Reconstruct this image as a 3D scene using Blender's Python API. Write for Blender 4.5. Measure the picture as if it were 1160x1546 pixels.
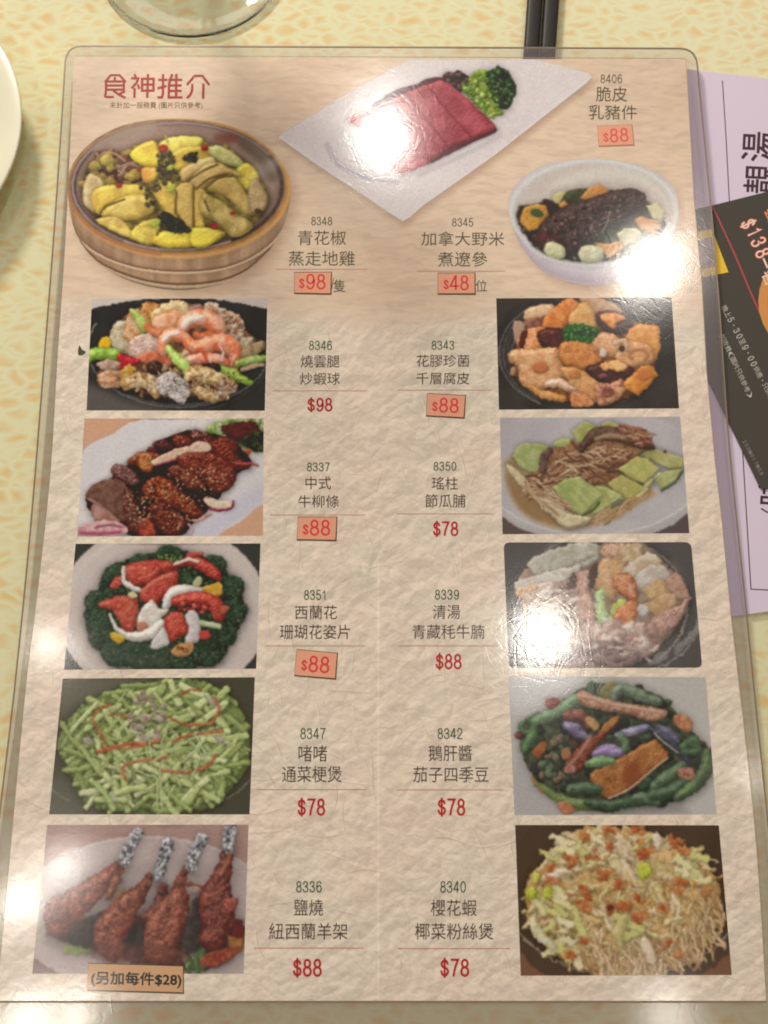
# A laminated restaurant menu on a patterned tablecloth, seen from a camera held over it. Units: metres.
import bpy, bmesh, math, random
import numpy as np
from mathutils import Vector, Matrix

random.seed(3)
SC = bpy.context.scene
COL = SC.collection
for o in list(bpy.data.objects):
    bpy.data.objects.remove(o)

# ---------------------------------------------------------------- camera (solved from the menu's own outline)
FPX, CX, CY = 1438.7, 580.0, 773.0          # focal length and centre in the photograph's pixels (1160 x 1546)
RX, RY, RZ, TX, TY, TZ = -0.2311, 0.0050, -0.0003, -0.0012121, 0.016355, 0.41425
TILT = 0.0130                                # the menu lies on chopsticks at its far end
MENU = Matrix.Translation((0, 0, 0.0042)) @ Matrix.Rotation(TILT, 4, 'X')
W2C = Matrix.Translation((TX, TY, -TZ)) @ Matrix.Rotation(RZ, 4, 'Z') @ Matrix.Rotation(RY, 4, 'Y') @ Matrix.Rotation(RX, 4, 'X')
CAMW = MENU @ W2C.inverted()
cam = bpy.data.cameras.new('camera')
cam.sensor_fit = 'VERTICAL'
cam.sensor_height = 36.0
cam.lens = 36.0 * FPX / 1546.0
cam.clip_start = 0.01
cam.clip_end = 50
cam.dof.use_dof = True
cam.dof.focus_distance = 0.425
cam.dof.aperture_fstop = 15
camo = bpy.data.objects.new('camera', cam)
camo.matrix_world = CAMW
COL.objects.link(camo)
SC.camera = camo
CPOS = CAMW.to_translation()

# ---------------------------------------------------------------- room light: a dim warm room and small ceiling lamps
world = bpy.data.worlds.new('World')
SC.world = world
world.use_nodes = True
bg = world.node_tree.nodes['Background']
bg.inputs[0].default_value = (1.0, 0.84, 0.67, 1)
bg.inputs[1].default_value = 0.31
SC.view_settings.view_transform = 'Standard'
SC.view_settings.look = 'None'
SC.view_settings.exposure = -0.08
SC.view_settings.gamma = 1.0
SC.cycles.filter_width = 1.9


def ray(x, y):
    """the direction through a pixel of the photograph"""
    return (CAMW.to_3x3() @ Vector(((x - CX) / FPX, -(y - CY) / FPX, -1))).normalized()


def on_menu(x, y):
    """where a pixel meets the menu's plane, in the menu's own coordinates"""
    inv = MENU.inverted()
    o = inv @ CPOS
    d = inv.to_3x3() @ ray(x, y)
    t = -o.z / d.z
    return Vector((o.x + d.x * t, o.y + d.y * t))


def on_table(x, y, z=0.0):
    d = ray(x, y)
    t = (z - CPOS.z) / d.z
    return CPOS + d * t


def ceiling_lamp(x, y, radiance, radius, height=1.75, col=(1, .93, .84)):
    """a round ceiling lamp mirrored by the film at that spot of the picture"""
    n = (MENU.to_3x3() @ Vector((0, 0, 1))).normalized()
    q = on_menu(x, y)
    P = MENU @ Vector((q.x, q.y, 0))
    d = ray(x, y)
    r = (d - 2 * d.dot(n) * n).normalized()
    pos = P + r * ((height - P.z) / r.z)
    L = bpy.data.lights.new('ceiling_lamp', 'AREA')
    L.shape = 'DISK'
    L.size = 2 * radius
    L.energy = radiance * math.pi * math.pi * radius ** 2
    L.color = col
    ob = bpy.data.objects.new('ceiling_lamp', L)
    ob.location = pos
    ob.rotation_euler = (P - pos).to_track_quat('-Z', 'Y').to_euler()
    COL.objects.link(ob)
    return ob


ceiling_lamp(580, 202, 120, .054)
ceiling_lamp(984, 402, 120, .055)
ceiling_lamp(818, 962, 115, .048)
ceiling_lamp(1008, 1534, 260, .014)
ceiling_lamp(40, 1541, 800, .012)
ceiling_lamp(112, 1534, 800, .010)
ceiling_lamp(94, 1310, 620, .009)
ceiling_lamp(26, 1362, 150, .024)
ceiling_lamp(60, 1340, 2.6, .12)  # broad dim disc added for the hazy glow at the lower left
ceiling_lamp(1144, 1168, 260, .010)
ceiling_lamp(73, 976, 620, .009)

# unseen fill lamp added beyond the table so brightness falls towards the viewer
fill_light = bpy.data.lights.new('added_fill_lamp', 'AREA')
fill_light.shape = 'DISK'
fill_light.size = .20
fill_light.energy = 90 * math.pi * math.pi * .10 ** 2
fill_light.color = (1, .92, .80)
po = bpy.data.objects.new('added_fill_lamp', fill_light)
po.location = (-.35, .95, .62)
po.rotation_euler = (Vector((0, 0, 0)) - po.location).to_track_quat('-Z', 'Y').to_euler()
COL.objects.link(po)

# ---------------------------------------------------------------- small builders


def tag(o, label=None, cat=None, group=None, kind=None):
    for k, v in (('label', label), ('category', cat), ('group', group), ('kind', kind)):
        if v:
            o[k] = v
    return o


def link(name, me, parent=None, mat=None, smooth_=False):
    o = bpy.data.objects.new(name, me)
    COL.objects.link(o)
    if mat:
        me.materials.append(mat)
    if parent:
        o.parent = parent
    if smooth_:
        for p in me.polygons:
            p.use_smooth = True
    return o


def empty(name, M=None):
    o = bpy.data.objects.new(name, None)
    o.empty_display_size = .02
    COL.objects.link(o)
    if M:
        o.matrix_world = M
    return o


def sheet(name, pts, z, parent, mat, th=0.0, uvbox=None):
    """a flat outline with (optional) thickness below z; uv runs over uvbox"""
    bm = bmesh.new()
    top = [bm.verts.new((x, y, z)) for x, y in pts]
    a = sum(pts[i][0] * pts[(i + 1) % len(pts)][1] - pts[(i + 1) % len(pts)][0] * pts[i][1] for i in range(len(pts)))
    bm.faces.new(top if a > 0 else top[::-1])
    if th:
        bot = [bm.verts.new((x, y, z - th)) for x, y in pts]
        bm.faces.new(bot[::-1] if a > 0 else bot)
        n = len(pts)
        for i in range(n):
            f = (top[i], bot[i], bot[(i + 1) % n], top[(i + 1) % n])
            bm.faces.new(f if a > 0 else f[::-1])
    if uvbox:
        uv = bm.loops.layers.uv.new('UVMap')
        x0, y0, x1, y1 = uvbox
        for f in bm.faces:
            for l in f.loops:
                l[uv].uv = ((l.vert.co.x - x0) / (x1 - x0), (l.vert.co.y - y0) / (y1 - y0))
    me = bpy.data.meshes.new(name)
    bm.to_mesh(me)
    bm.free()
    return link(name, me, parent, mat)


def ring(name, outer, inner, z, parent, mat, th=0.0):
    """a flat band between two outlines with the same number of points"""
    n = len(outer)
    V = [(x, y, z) for x, y in outer] + [(x, y, z) for x, y in inner]
    F = [(i, (i + 1) % n, n + (i + 1) % n, n + i) for i in range(n)]
    if th:
        V += [(x, y, z - th) for x, y in outer] + [(x, y, z - th) for x, y in inner]
        F += [(2 * n + i, 3 * n + i, 3 * n + (i + 1) % n, 2 * n + (i + 1) % n) for i in range(n)]
        F += [(i, 2 * n + i, 2 * n + (i + 1) % n, (i + 1) % n) for i in range(n)]
        F += [(n + i, n + (i + 1) % n, 3 * n + (i + 1) % n, 3 * n + i) for i in range(n)]
    me = bpy.data.meshes.new(name)
    me.from_pydata(V, [], F)
    bm = bmesh.new()
    bm.from_mesh(me)
    bmesh.ops.recalc_face_normals(bm, faces=bm.faces)
    bm.to_mesh(me)
    bm.free()
    if me.polygons and me.polygons[0].normal.z < 0 and not th:
        me.flip_normals()
    return link(name, me, parent, mat)


def ribbon(paths, w, z, dz=4e-6):
    """strokes of constant width as flat strips with rounded ends, each a hair above the one before"""
    V, F = [], []
    zz = z
    for P in paths:
        P = [Vector(p) for p in P]
        n = len(P)
        b = len(V)
        closed = (P[0] - P[-1]).length < 1e-9
        if closed:
            P = P[:-1]
            n -= 1
        for i in range(n):
            a_ = P[i - 1] if (i or closed) else P[i]
            c_ = P[(i + 1) % n] if (i < n - 1 or closed) else P[i]
            d1 = (P[i] - a_)
            d2 = (c_ - P[i])
            d1 = d1.normalized() if d1.length > 1e-9 else d2.normalized()
            d2 = d2.normalized() if d2.length > 1e-9 else d1
            t = (d1 + d2)
            t = t.normalized() if t.length > 1e-6 else d1
            nn = Vector((-t.y, t.x))
            k = 1 / max(.55, nn.dot(Vector((-d1.y, d1.x))))
            e = Vector((0, 0))
            if not closed and i == 0:
                e = -t * w * .3
            if not closed and i == n - 1:
                e = t * w * .3
            V.append((P[i].x + nn.x * w / 2 * k + e.x, P[i].y + nn.y * w / 2 * k + e.y, zz))
            V.append((P[i].x - nn.x * w / 2 * k + e.x, P[i].y - nn.y * w / 2 * k + e.y, zz))
        for i in range(n if closed else n - 1):
            j = (i + 1) % n
            F.append((b + 2 * i, b + 2 * i + 1, b + 2 * j + 1, b + 2 * j))
        zz += dz
    return V, F


# ---------------------------------------------------------------- printing press: paints the menu's flat prints into arrays
_lat = np.random.RandomState(7).rand(8, 256, 256).astype(np.float32)


def nz(X, Y, sc, seed=0, oc=3, st=1.0, ang=0.0):
    """smooth fractal noise 0..1; st stretches it along the direction ang"""
    if ang or st != 1.0:
        a = math.radians(ang)
        X, Y = (X * math.cos(a) + Y * math.sin(a)) / st, -X * math.sin(a) + Y * math.cos(a)
    out = 0.0
    amp = 1.0
    tot = 0.0
    for o in range(oc):
        u = X / sc * (2 ** o) + seed * 17.31 + o * 5.7
        v = Y / sc * (2 ** o) + seed * 9.77 + o * 3.1
        iu = np.floor(u).astype(np.int32)
        iv = np.floor(v).astype(np.int32)
        fu = u - iu
        fv = v - iv
        fu = fu * fu * (3 - 2 * fu)
        fv = fv * fv * (3 - 2 * fv)
        L = _lat[(seed + o) % 8]
        iu &= 255
        iv &= 255
        iu1 = (iu + 1) & 255
        iv1 = (iv + 1) & 255
        a0 = L[iv, iu] * (1 - fu) + L[iv, iu1] * fu
        a1 = L[iv1, iu] * (1 - fu) + L[iv1, iu1] * fu
        out = out + amp * (a0 * (1 - fv) + a1 * fv)
        tot += amp
        amp *= 0.55
    return out / tot


def hexc(c):
    if not isinstance(c, str):
        return np.array(c, dtype=np.float32)
    return np.array([int(c[i:i + 2], 16) / 255 for i in (0, 2, 4)], dtype=np.float32)


def smooth(pts, n=4, closed=True):
    P = np.array(pts, dtype=float)
    m = len(P)
    out = []
    for i in range(m if closed else m - 1):
        if closed:
            a, b, c, d = P[(i - 1) % m], P[i], P[(i + 1) % m], P[(i + 2) % m]
        else:
            a, b, c, d = P[max(i - 1, 0)], P[i], P[i + 1], P[min(i + 2, m - 1)]
        for k in range(n):
            t = k / n
            out.append(0.5 * (2 * b + (c - a) * t + (2 * a - 5 * b + 4 * c - d) * t * t + (3 * b - 3 * c + d - a) * t ** 3))
    if not closed:
        out.append(P[-1])
    return np.array(out)


def sst(a, b, x):
    t = np.clip((x - a) / (b - a), 0, 1)
    return t * t * (3 - 2 * t)


def worley(X, Y, sc, seed=0, warp=.35):
    """cells: a random number per cell, a second one, and the distance to the cell's edge"""
    U = X / sc + warp * nz(X, Y, sc * .8, seed + 1, 2) * 2
    V = Y / sc + warp * nz(X, Y, sc * .8, seed + 2, 2) * 2
    iu = np.floor(U).astype(np.int32)
    iv = np.floor(V).astype(np.int32)
    L1, L2, L3 = _lat[seed % 8], _lat[(seed + 3) % 8], _lat[(seed + 5) % 8]
    f1 = np.full(X.shape, 9.0, np.float32)
    f2 = np.full(X.shape, 9.0, np.float32)
    idv = np.zeros(X.shape, np.float32)
    idw = np.zeros(X.shape, np.float32)
    px = np.zeros(X.shape, np.float32)
    py = np.zeros(X.shape, np.float32)
    for dx in (-1, 0, 1):
        for dy in (-1, 0, 1):
            a, b = (iv + dy) & 255, (iu + dx) & 255
            qx = U - (iu + dx + L1[a, b])
            qy = V - (iv + dy + L2[a, b])
            d = qx * qx + qy * qy
            c = d < f1
            f2 = np.where(c, f1, np.minimum(f2, d))
            idv = np.where(c, L3[a, b], idv)
            idw = np.where(c, L1[b, a], idw)
            px = np.where(c, qx, px)
            py = np.where(c, qy, py)
            f1 = np.where(c, d, f1)
    return idv, idw, px, py, np.sqrt(f2) - np.sqrt(f1)


def box_blur(A, r):
    for _ in range(2):
        for ax in (0, 1):
            k = np.zeros_like(A)
            for q in range(-r, r + 1):
                k += np.roll(A, q, ax)
            A = k / (2 * r + 1)
    return A


class Print:
    """a canvas in the coordinates of one enlarged view of the print"""

    def __init__(s, X, Y, base='808080'):
        s.X, s.Y = X.astype(np.float32), Y.astype(np.float32)
        s.C = np.ones(X.shape + (3,), np.float32) * hexc(base)
        h, w = X.shape
        r, c = np.mgrid[0:h:max(1, h // 12), 0:w:max(1, w // 12)]
        A = np.stack([X[r, c].ravel(), Y[r, c].ravel(), np.ones(r.size)], 1)
        s.ac = np.linalg.lstsq(A, c.ravel(), rcond=None)[0]
        s.ar = np.linalg.lstsq(A, r.ravel(), rcond=None)[0]
        s.step = abs(X[h // 2, w // 2 + 1] - X[h // 2, w // 2])
        s.rs = random.Random(5)
        s.grow = 1.0
        s.rag = .35

    def win(s, x0, y0, x1, y1):
        q = [(x, y) for x in (x0, x1) for y in (y0, y1)]
        cs = [s.ac @ (x, y, 1) for x, y in q]
        rr = [s.ar @ (x, y, 1) for x, y in q]
        h, w = s.X.shape
        c0, c1 = max(0, int(min(cs)) - 6), min(w, int(max(cs)) + 7)
        r0, r1 = max(0, int(min(rr)) - 6), min(h, int(max(rr)) + 7)
        if c1 - c0 < 2 or r1 - r0 < 2:
            return None
        return slice(r0, r1), slice(c0, c1)

    def _put(s, bb, sdf, c, c2=None, R=25, ts=22, ta=1.0, st=1, ang=0, bump=None, bs=8, spec=0.0, sk=14, amb=.72, dif=.38,
             sh=.26, so=12, soft=3.6, wob=None, ws=24, a=1.0, L=(-.35, -.62, .7), edge=0.0):
        if wob is None:
            wob = min(5, (R or 0) * .3)
        if bump is None:
            bump = 3.2 if (R or 0) > 9 else 1
        sh *= .62
        m = so * 2.5 + wob + 6
        w = s.win(bb[0] - m, bb[1] - m, bb[2] + m, bb[3] + m)
        if w is None:
            return
        X, Y = s.X[w], s.Y[w]
        seed = s.rs.randrange(1000)
        Xw, Yw = X, Y
        if wob:
            Xw = X + wob * 2 * (nz(X, Y, ws, seed, 2) - .5)
            Yw = Y + wob * 2 * (nz(X, Y, ws, seed + 3, 2) - .5)
        d = sdf(Xw, Yw)
        C = s.C[w]
        if sh:
            ds = np.roll(np.roll(d, int(round(so * .35 / s.step)), 0), int(round(so * .2 / s.step)), 1)
            k = np.exp(-np.maximum(ds, 0) / so) * sh
            k = k * sst(m, m * .4, ds)
            C *= (1 - k)[..., None]
        al = sst(soft, -soft, d) * a
        col = hexc(c)[None, None, :] * np.ones(X.shape + (1,), np.float32)
        if c2 is not None:
            t = sst(.32, .68, nz(X, Y, ts, seed + 1, 3, st, ang))[..., None] * ta
            col = col * (1 - t) + hexc(c2) * t
        if R:
            q = np.clip(-d / R, 0, 1)
            h = R * np.sqrt(np.maximum(1 - (1 - q) ** 2, 0)) * .8
            if bump:
                h = h + bump * nz(X, Y, bs, seed + 2, 3, st, ang)
            gy, gx = np.gradient(h, s.step)
            gx = np.clip(gx, -2, 2)
            gy = np.clip(gy, -2, 2)
            n = 1 / np.sqrt(gx * gx + gy * gy + 1)
            dd = (-gx * L[0] - gy * L[1] + L[2]) * n / math.sqrt(L[0] ** 2 + L[1] ** 2 + L[2] ** 2)
            shd = amb + dif * np.maximum(dd, 0)
            col = col * shd[..., None]
            if spec:
                H = (L[0], L[1], L[2] + 1)
                hn = math.sqrt(sum(v * v for v in H))
                sp = np.maximum((-gx * H[0] - gy * H[1] + H[2]) * n / hn, 0) ** sk
                col = col + (spec * sp)[..., None] * np.array([1, .97, .93], np.float32)
        if edge:
            col = col * (1 - edge * sst(-8, 0, d))[..., None]
        s.C[w] = C * (1 - al[..., None]) + np.clip(col, 0, 1) * al[..., None]

    def f(s, pts, c, c2=None, sm=3, **k):
        """filled closed outline"""
        P = smooth(pts, sm) if sm > 1 else np.array(pts, float)
        if s.grow != 1 and k.get('R', 25) and np.ptp(P[:, 0]) < 450:
            P = P.mean(0) + (P - P.mean(0)) * s.grow

        def sdf(X, Y):
            D = np.full(X.shape, 1e9, np.float32)
            ins = np.zeros(X.shape, bool)
            n = len(P)
            for i in range(n):
                ax, ay = P[i]
                bx, by = P[(i + 1) % n]
                ex, ey = bx - ax, by - ay
                L2 = ex * ex + ey * ey + 1e-9
                t = np.clip(((X - ax) * ex + (Y - ay) * ey) / L2, 0, 1)
                D = np.minimum(D, (X - ax - t * ex) ** 2 + (Y - ay - t * ey) ** 2)
                if abs(ey) > 1e-9:
                    cr = ((ay > Y) != (by > Y)) & (X < ex * (Y - ay) / ey + ax)
                    ins ^= cr
            D = np.sqrt(D)
            return np.where(ins, -D, D)
        s._put((P[:, 0].min(), P[:, 1].min(), P[:, 0].max(), P[:, 1].max()), sdf, c, c2, **k)

    def k(s, path, r, c, c2=None, sm=3, **k):
        """stroke of one or changing radius along a path"""
        r = [r] * len(path) if not isinstance(r, (list, tuple)) else list(r)
        if len(r) < len(path):
            r = list(np.interp(np.linspace(0, 1, len(path)), np.linspace(0, 1, len(r)), r))
        P = np.array([(x, y, q) for (x, y), q in zip(path, r)], float)
        if len(P) > 2 and sm > 1:
            P = smooth(P, sm, False)
        k.setdefault('R', float(P[:, 2].max()))
        k.setdefault('so', max(3, float(P[:, 2].max()) * .5))

        def sdf(X, Y):
            D = np.full(X.shape, 1e9, np.float32)
            for i in range(len(P) - 1):
                ax, ay, ar = P[i]
                bx, by, br = P[i + 1]
                ex, ey = bx - ax, by - ay
                L2 = ex * ex + ey * ey + 1e-9
                t = np.clip(((X - ax) * ex + (Y - ay) * ey) / L2, 0, 1)
                D = np.minimum(D, np.sqrt((X - ax - t * ex) ** 2 + (Y - ay - t * ey) ** 2) - (ar + t * (br - ar)))
            return D
        m = P[:, 2].max()
        s._put((P[:, 0].min() - m, P[:, 1].min() - m, P[:, 0].max() + m, P[:, 1].max() + m), sdf, c, c2, **k)

    def e(s, cx, cy, rx, ry, c, c2=None, rot=0, **k):
        """ellipse"""
        a = math.radians(rot)
        ca, sa = math.cos(a), math.sin(a)

        def sdf(X, Y):
            u = ((X - cx) * ca + (Y - cy) * sa) / rx
            v = (-(X - cx) * sa + (Y - cy) * ca) / ry
            q = np.sqrt(u * u + v * v) + 1e-6
            g = np.sqrt((u / rx) ** 2 + (v / ry) ** 2) / q + 1e-9
            return (q - 1) / g
        m = max(rx, ry)
        ex = math.hypot(rx * ca, ry * sa)
        ey = math.hypot(rx * sa, ry * ca)
        s._put((cx - ex, cy - ey, cx + ex, cy + ey), sdf, c, c2, **k)

    def arc(s, cx, cy, rx, ry, a0, a1, r, c, c2=None, n=24, **k):
        p = [(cx + rx * math.cos(math.radians(a0 + (a1 - a0) * i / n)), cy + ry * math.sin(math.radians(a0 + (a1 - a0) * i / n))) for i in range(n + 1)]
        k.setdefault('sh', 0)
        s.k(p, r, c, c2, sm=1, **k)

    def flat(s, pts, c, **k):
        for q, v in (('R', 0), ('sh', 0), ('sm', 1)):
            k.setdefault(q, v)
        s.f(pts, c, **k)

    def many(s, n, pts, fn):
        """calls fn(x, y, rnd) at n random spots inside an outline, far ones first"""
        P = smooth(pts, 3)
        x0, y0 = P.min(0)
        x1, y1 = P.max(0)
        out = []
        while len(out) < n:
            x, y = s.rs.uniform(x0, x1), s.rs.uniform(y0, y1)
            ins = False
            for i in range(len(P)):
                ax, ay = P[i]
                bx, by = P[(i + 1) % len(P)]
                if (ay > y) != (by > y) and x < (bx - ax) * (y - ay) / (by - ay) + ax:
                    ins = not ins
            if ins:
                out.append((x, y))
        for x, y in sorted(out, key=lambda q: q[1] + s.rs.uniform(-60, 60)):
            fn(x, y, s.rs)

    def strands(s, n, pts, cols, ln, r, ang=(0, 360), bend=.3, **k):
        def one(x, y, q):
            a = math.radians(q.uniform(*ang))
            l = q.uniform(*ln) / 2
            b = q.uniform(-bend, bend) * l
            dx, dy = math.cos(a) * l, math.sin(a) * l
            s.k([(x - dx, y - dy), (x - dy / l * b, y + dx / l * b), (x + dx, y + dy)], q.uniform(*r), q.choice(cols), **k)
        s.many(n, pts, one)

    def dots(s, n, pts, cols, r, **k):
        def one(x, y, q):
            s.e(x, y, q.uniform(*r), q.uniform(*r), q.choice(cols), rot=q.uniform(0, 180), **k)
        k.setdefault('so', 4)
        k.setdefault('R', r[1])
        s.many(n, pts, one)

    def tint(s, fn):
        s.C = np.clip(fn(s.X, s.Y, s.C), 0, 1)

    def done(s, blur=1, grain=.02, g0=0.0):
        C = s.C
        # ragged edges and fibres: the picture is pulled about by fine noise
        h, w = C.shape[:2]
        r, c = np.mgrid[0:h, 0:w]
        for sc, am in ((26, 2.0), (11, 1.5)):
            dx = (nz(s.X, s.Y, sc, 21, 2) - .5) * 3.6 * am * s.rag
            dy = (nz(s.X, s.Y, sc, 43, 2) - .5) * 3.6 * am * s.rag
            C = C[np.clip(np.rint(r + dy), 0, h - 1).astype(int), np.clip(np.rint(c + dx), 0, w - 1).astype(int)]
        if blur:
            P = np.pad(C, ((2, 2), (2, 2), (0, 0)), mode='edge')
            C = (box_blur(P, blur))[2:-2, 2:-2]
        t = nz(s.X, s.Y, 9, 77, 2) - .5
        t2 = nz(s.X, s.Y, 5, 31, 2) - .5
        return np.clip(C * (1 + grain * 4 * t[..., None] + grain * 5 * t2[..., None]), 0, 1)
# ---------------------------------------------------------------- the dish pictures (flat prints), each in its own view's coordinates
def pic_shrimp(p):
    p.C[:] = hexc('c9bdb3')
    p.rag = 0.55
    p.grow = 1.06
    p.e(600, 425, 900, 388, '3b3835', '34312f', R=0, sh=0, ts=200)
    p.f([(60, 520), (300, 610), (520, 680), (60, 700)], '5d5853', R=0, sh=0, soft=50)
    for k, (ry, c) in enumerate(((345, '85817c'), (330, '6c6864'), (368, '4f4b48'))):
        p.arc(600, 310 + k * 2, 520 + k * 8, ry, 18, 165, 2.2, c, R=0)
    p.arc(600, 300, 515, 280, 172, 205, 4, '8d8985', R=0)
    p.f([(225, 240), (330, 110), (560, 60), (800, 90), (950, 200), (1060, 300), (960, 440), (900, 560), (640, 600), (450, 590), (160, 500), (170, 400)], '94704f', '6c4a36', ts=30, R=40, sh=.6, wob=8)
    p.strands(50, [(240, 420), (900, 430), (880, 560), (300, 560)], ['8a6042', 'b98f66', '5a3826', 'c9a684'], (40, 90), (6, 12), wob=3)
    p.f([(220, 215), (260, 170), (320, 190), (345, 330), (300, 350), (235, 320), (212, 270)], 'd6ccae', 'b9a27c', wob=8, bump=8, R=30)
    p.f([(300, 180), (330, 100), (400, 130), (390, 240), (340, 300), (290, 260)], 'c8834d', 'dcb387', wob=8, bump=8)
    p.f([(385, 120), (420, 65), (500, 90), (490, 190), (440, 215), (400, 170)], 'd9a361', 'b3682f', wob=8, bump=10)
    p.f([(450, 130), (560, 50), (650, 85), (660, 150), (600, 200), (520, 220), (460, 190)], 'dcae73', 'efd7a6', wob=9, bump=10)
    p.f([(470, 150), (580, 110), (650, 150), (590, 215), (490, 230), (455, 190)], 'e08e5c', 'eebb95', ts=30, wob=6)
    p.f([(660, 90), (720, 80), (740, 130), (690, 160)], 'b78a84', wob=6)
    p.f([(720, 130), (770, 60), (850, 100), (950, 150), (960, 240), (900, 270), (810, 220), (740, 180)], 'cf9f79', 'ead3ba', ts=14, wob=10, bump=14, bs=9)
    p.dots(60, [(740, 120), (850, 110), (950, 170), (950, 250), (860, 250)], ['f2e6d2', 'b5744c', 'e6cda9', '8b5b3c'], (5, 10), sh=.3)
    p.k([(335, 110), (380, 160), (405, 220)], [14, 28, 20], 'a5bd55', 'c3d07a', spec=.15)
    p.f([(320, 330), (350, 260), (440, 240), (490, 270), (480, 360), (400, 390), (340, 370)], 'c99e8a', 'e4cdbb', ts=20, wob=8, bump=12)
    p.k([(420, 200), (470, 235), (520, 230)], 22, 'cf6f42', 'e19368')
    p.f([(360, 370), (460, 340), (540, 350), (550, 410), (430, 415)], 'dd8466', 'c76245', wob=6)
    # the big pale shrimps
    p.k([(620, 220), (650, 170), (720, 150), (790, 170), (820, 230), (790, 290)], [34, 46, 50, 54, 48, 30], 'eaa888', 'e27c55', ts=36, spec=.25, wob=4)
    p.k([(620, 205), (660, 165), (730, 145)], [16, 20, 12], 'f4ddcb', R=18, sh=0, soft=8)
    p.k([(700, 250), (740, 250), (790, 235)], 20, 'd95f36', 'e88b5f', sh=.3, soft=8)
    p.k([(510, 330), (520, 270), (570, 240), (640, 270), (660, 330), (620, 370)], [30, 36, 38, 34, 30, 22], 'eeab8a', 'e4845d', ts=36, spec=.25, wob=4)
    p.k([(520, 275), (560, 240), (590, 235)], 14, 'f6dccb', R=16, sh=0, soft=8)
    p.k([(660, 300), (720, 320), (800, 290), (880, 300), (930, 350), (900, 410)], [36, 46, 50, 52, 46, 28], 'ee9f7c', 'df7148', ts=34, spec=.2, wob=5)
    p.k([(650, 390), (720, 380), (800, 385), (870, 400)], [24, 34, 34, 22], 'e8a48a', 'd96f4f', ts=26, spec=.2, wob=5)
    p.k([(700, 330), (740, 350), (760, 390)], 8, 'd25a35', sh=.2, soft=5)
    p.k([(830, 300), (850, 350), (840, 395)], 7, 'f6cfb9', sh=.15, soft=5)
    p.f([(950, 270), (1010, 255), (1020, 300), (980, 330), (950, 320)], 'b29d7b', 'd2c5a0', wob=6)
    p.f([(960, 330), (1070, 280), (1080, 330), (1010, 370), (960, 370)], '8f7250', 'b59a72', wob=6)
    # greens, pepper
    p.k([(100, 360), (170, 345), (255, 360)], [34, 38, 30], '7fa83a', 'a5c25a', spec=.15)
    p.f([(150, 310), (165, 260), (205, 262), (215, 300), (190, 322)], 'e7b222', 'f0c840', R=14)
    p.f([(262, 350), (300, 365), (380, 390), (350, 415), (290, 425), (265, 450), (258, 400)], 'c8242f', 'a01622', R=14, spec=.3)
    p.k([(540, 320), (590, 380), (655, 450)], [18, 34, 26], 'a9cb55', 'c9dd80', spec=.2)
    p.k([(840, 440), (900, 470), (1005, 515)], [20, 34, 16], '86ab36', 'a9c65a', spec=.2)
    p.k([(930, 410), (1010, 390), (1090, 378)], [18, 26, 16], '8aa54a', 'a9bb69', spec=.1)
    p.k([(960, 440), (1040, 420), (1075, 415)], 12, 'bb9c7c')
    # mushrooms in front
    p.e(460, 430, 46, 42, '4b332b', '2e1e1a', R=30, spec=.15)
    p.e(780, 435, 56, 36, '3c2a24', '281a17', R=24, spec=.15)
    p.f([(140, 410), (200, 385), (260, 400), (250, 440), (170, 450)], 'c5a791', 'a5846c', wob=8)
    p.f([(140, 480), (200, 450), (280, 460), (290, 530), (200, 545), (150, 520)], 'b07a55', 'dcb08c', wob=8, bump=10)
    p.f([(270, 450), (330, 410), (360, 460), (340, 500), (290, 500)], 'd9b56a', 'c0903d', wob=6)
    p.k([(300, 520), (380, 500), (440, 520), (470, 580)], [36, 40, 42, 26], 'b98a58', 'e3cb9f', ts=20, wob=8, bump=10)
    p.f([(480, 510), (540, 460), (620, 490), (660, 570), (620, 630), (540, 590), (490, 570)], 'b5a49a', 'ded4ce', ts=14, wob=12, bump=16)
    p.dots(40, [(490, 500), (630, 490), (650, 590), (540, 590)], ['efe9e4', '8e7a72', 'd6c8c0'], (5, 9), sh=.3)
    p.k([(660, 480), (700, 460), (800, 490), (890, 540)], [30, 42, 46, 40], 'b8854f', 'e6cf9c', ts=18, wob=8, bump=12)
    p.k([(700, 560), (770, 590), (860, 590)], [24, 38, 26], 'dcc79a', 'b1844e', ts=18, wob=8, bump=8)
    p.dots(34, [(850, 500), (920, 540), (890, 610), (800, 570)], ['e0cfc3', '9b6d58', 'c79f8c'], (5, 10), sh=.3)
    p.dots(120, [(280, 430), (880, 430), (900, 560), (300, 560)], ['f0e3cd', '6a4430', 'd9b58e', 'a3714a'], (3, 6), sh=.2)


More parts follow.
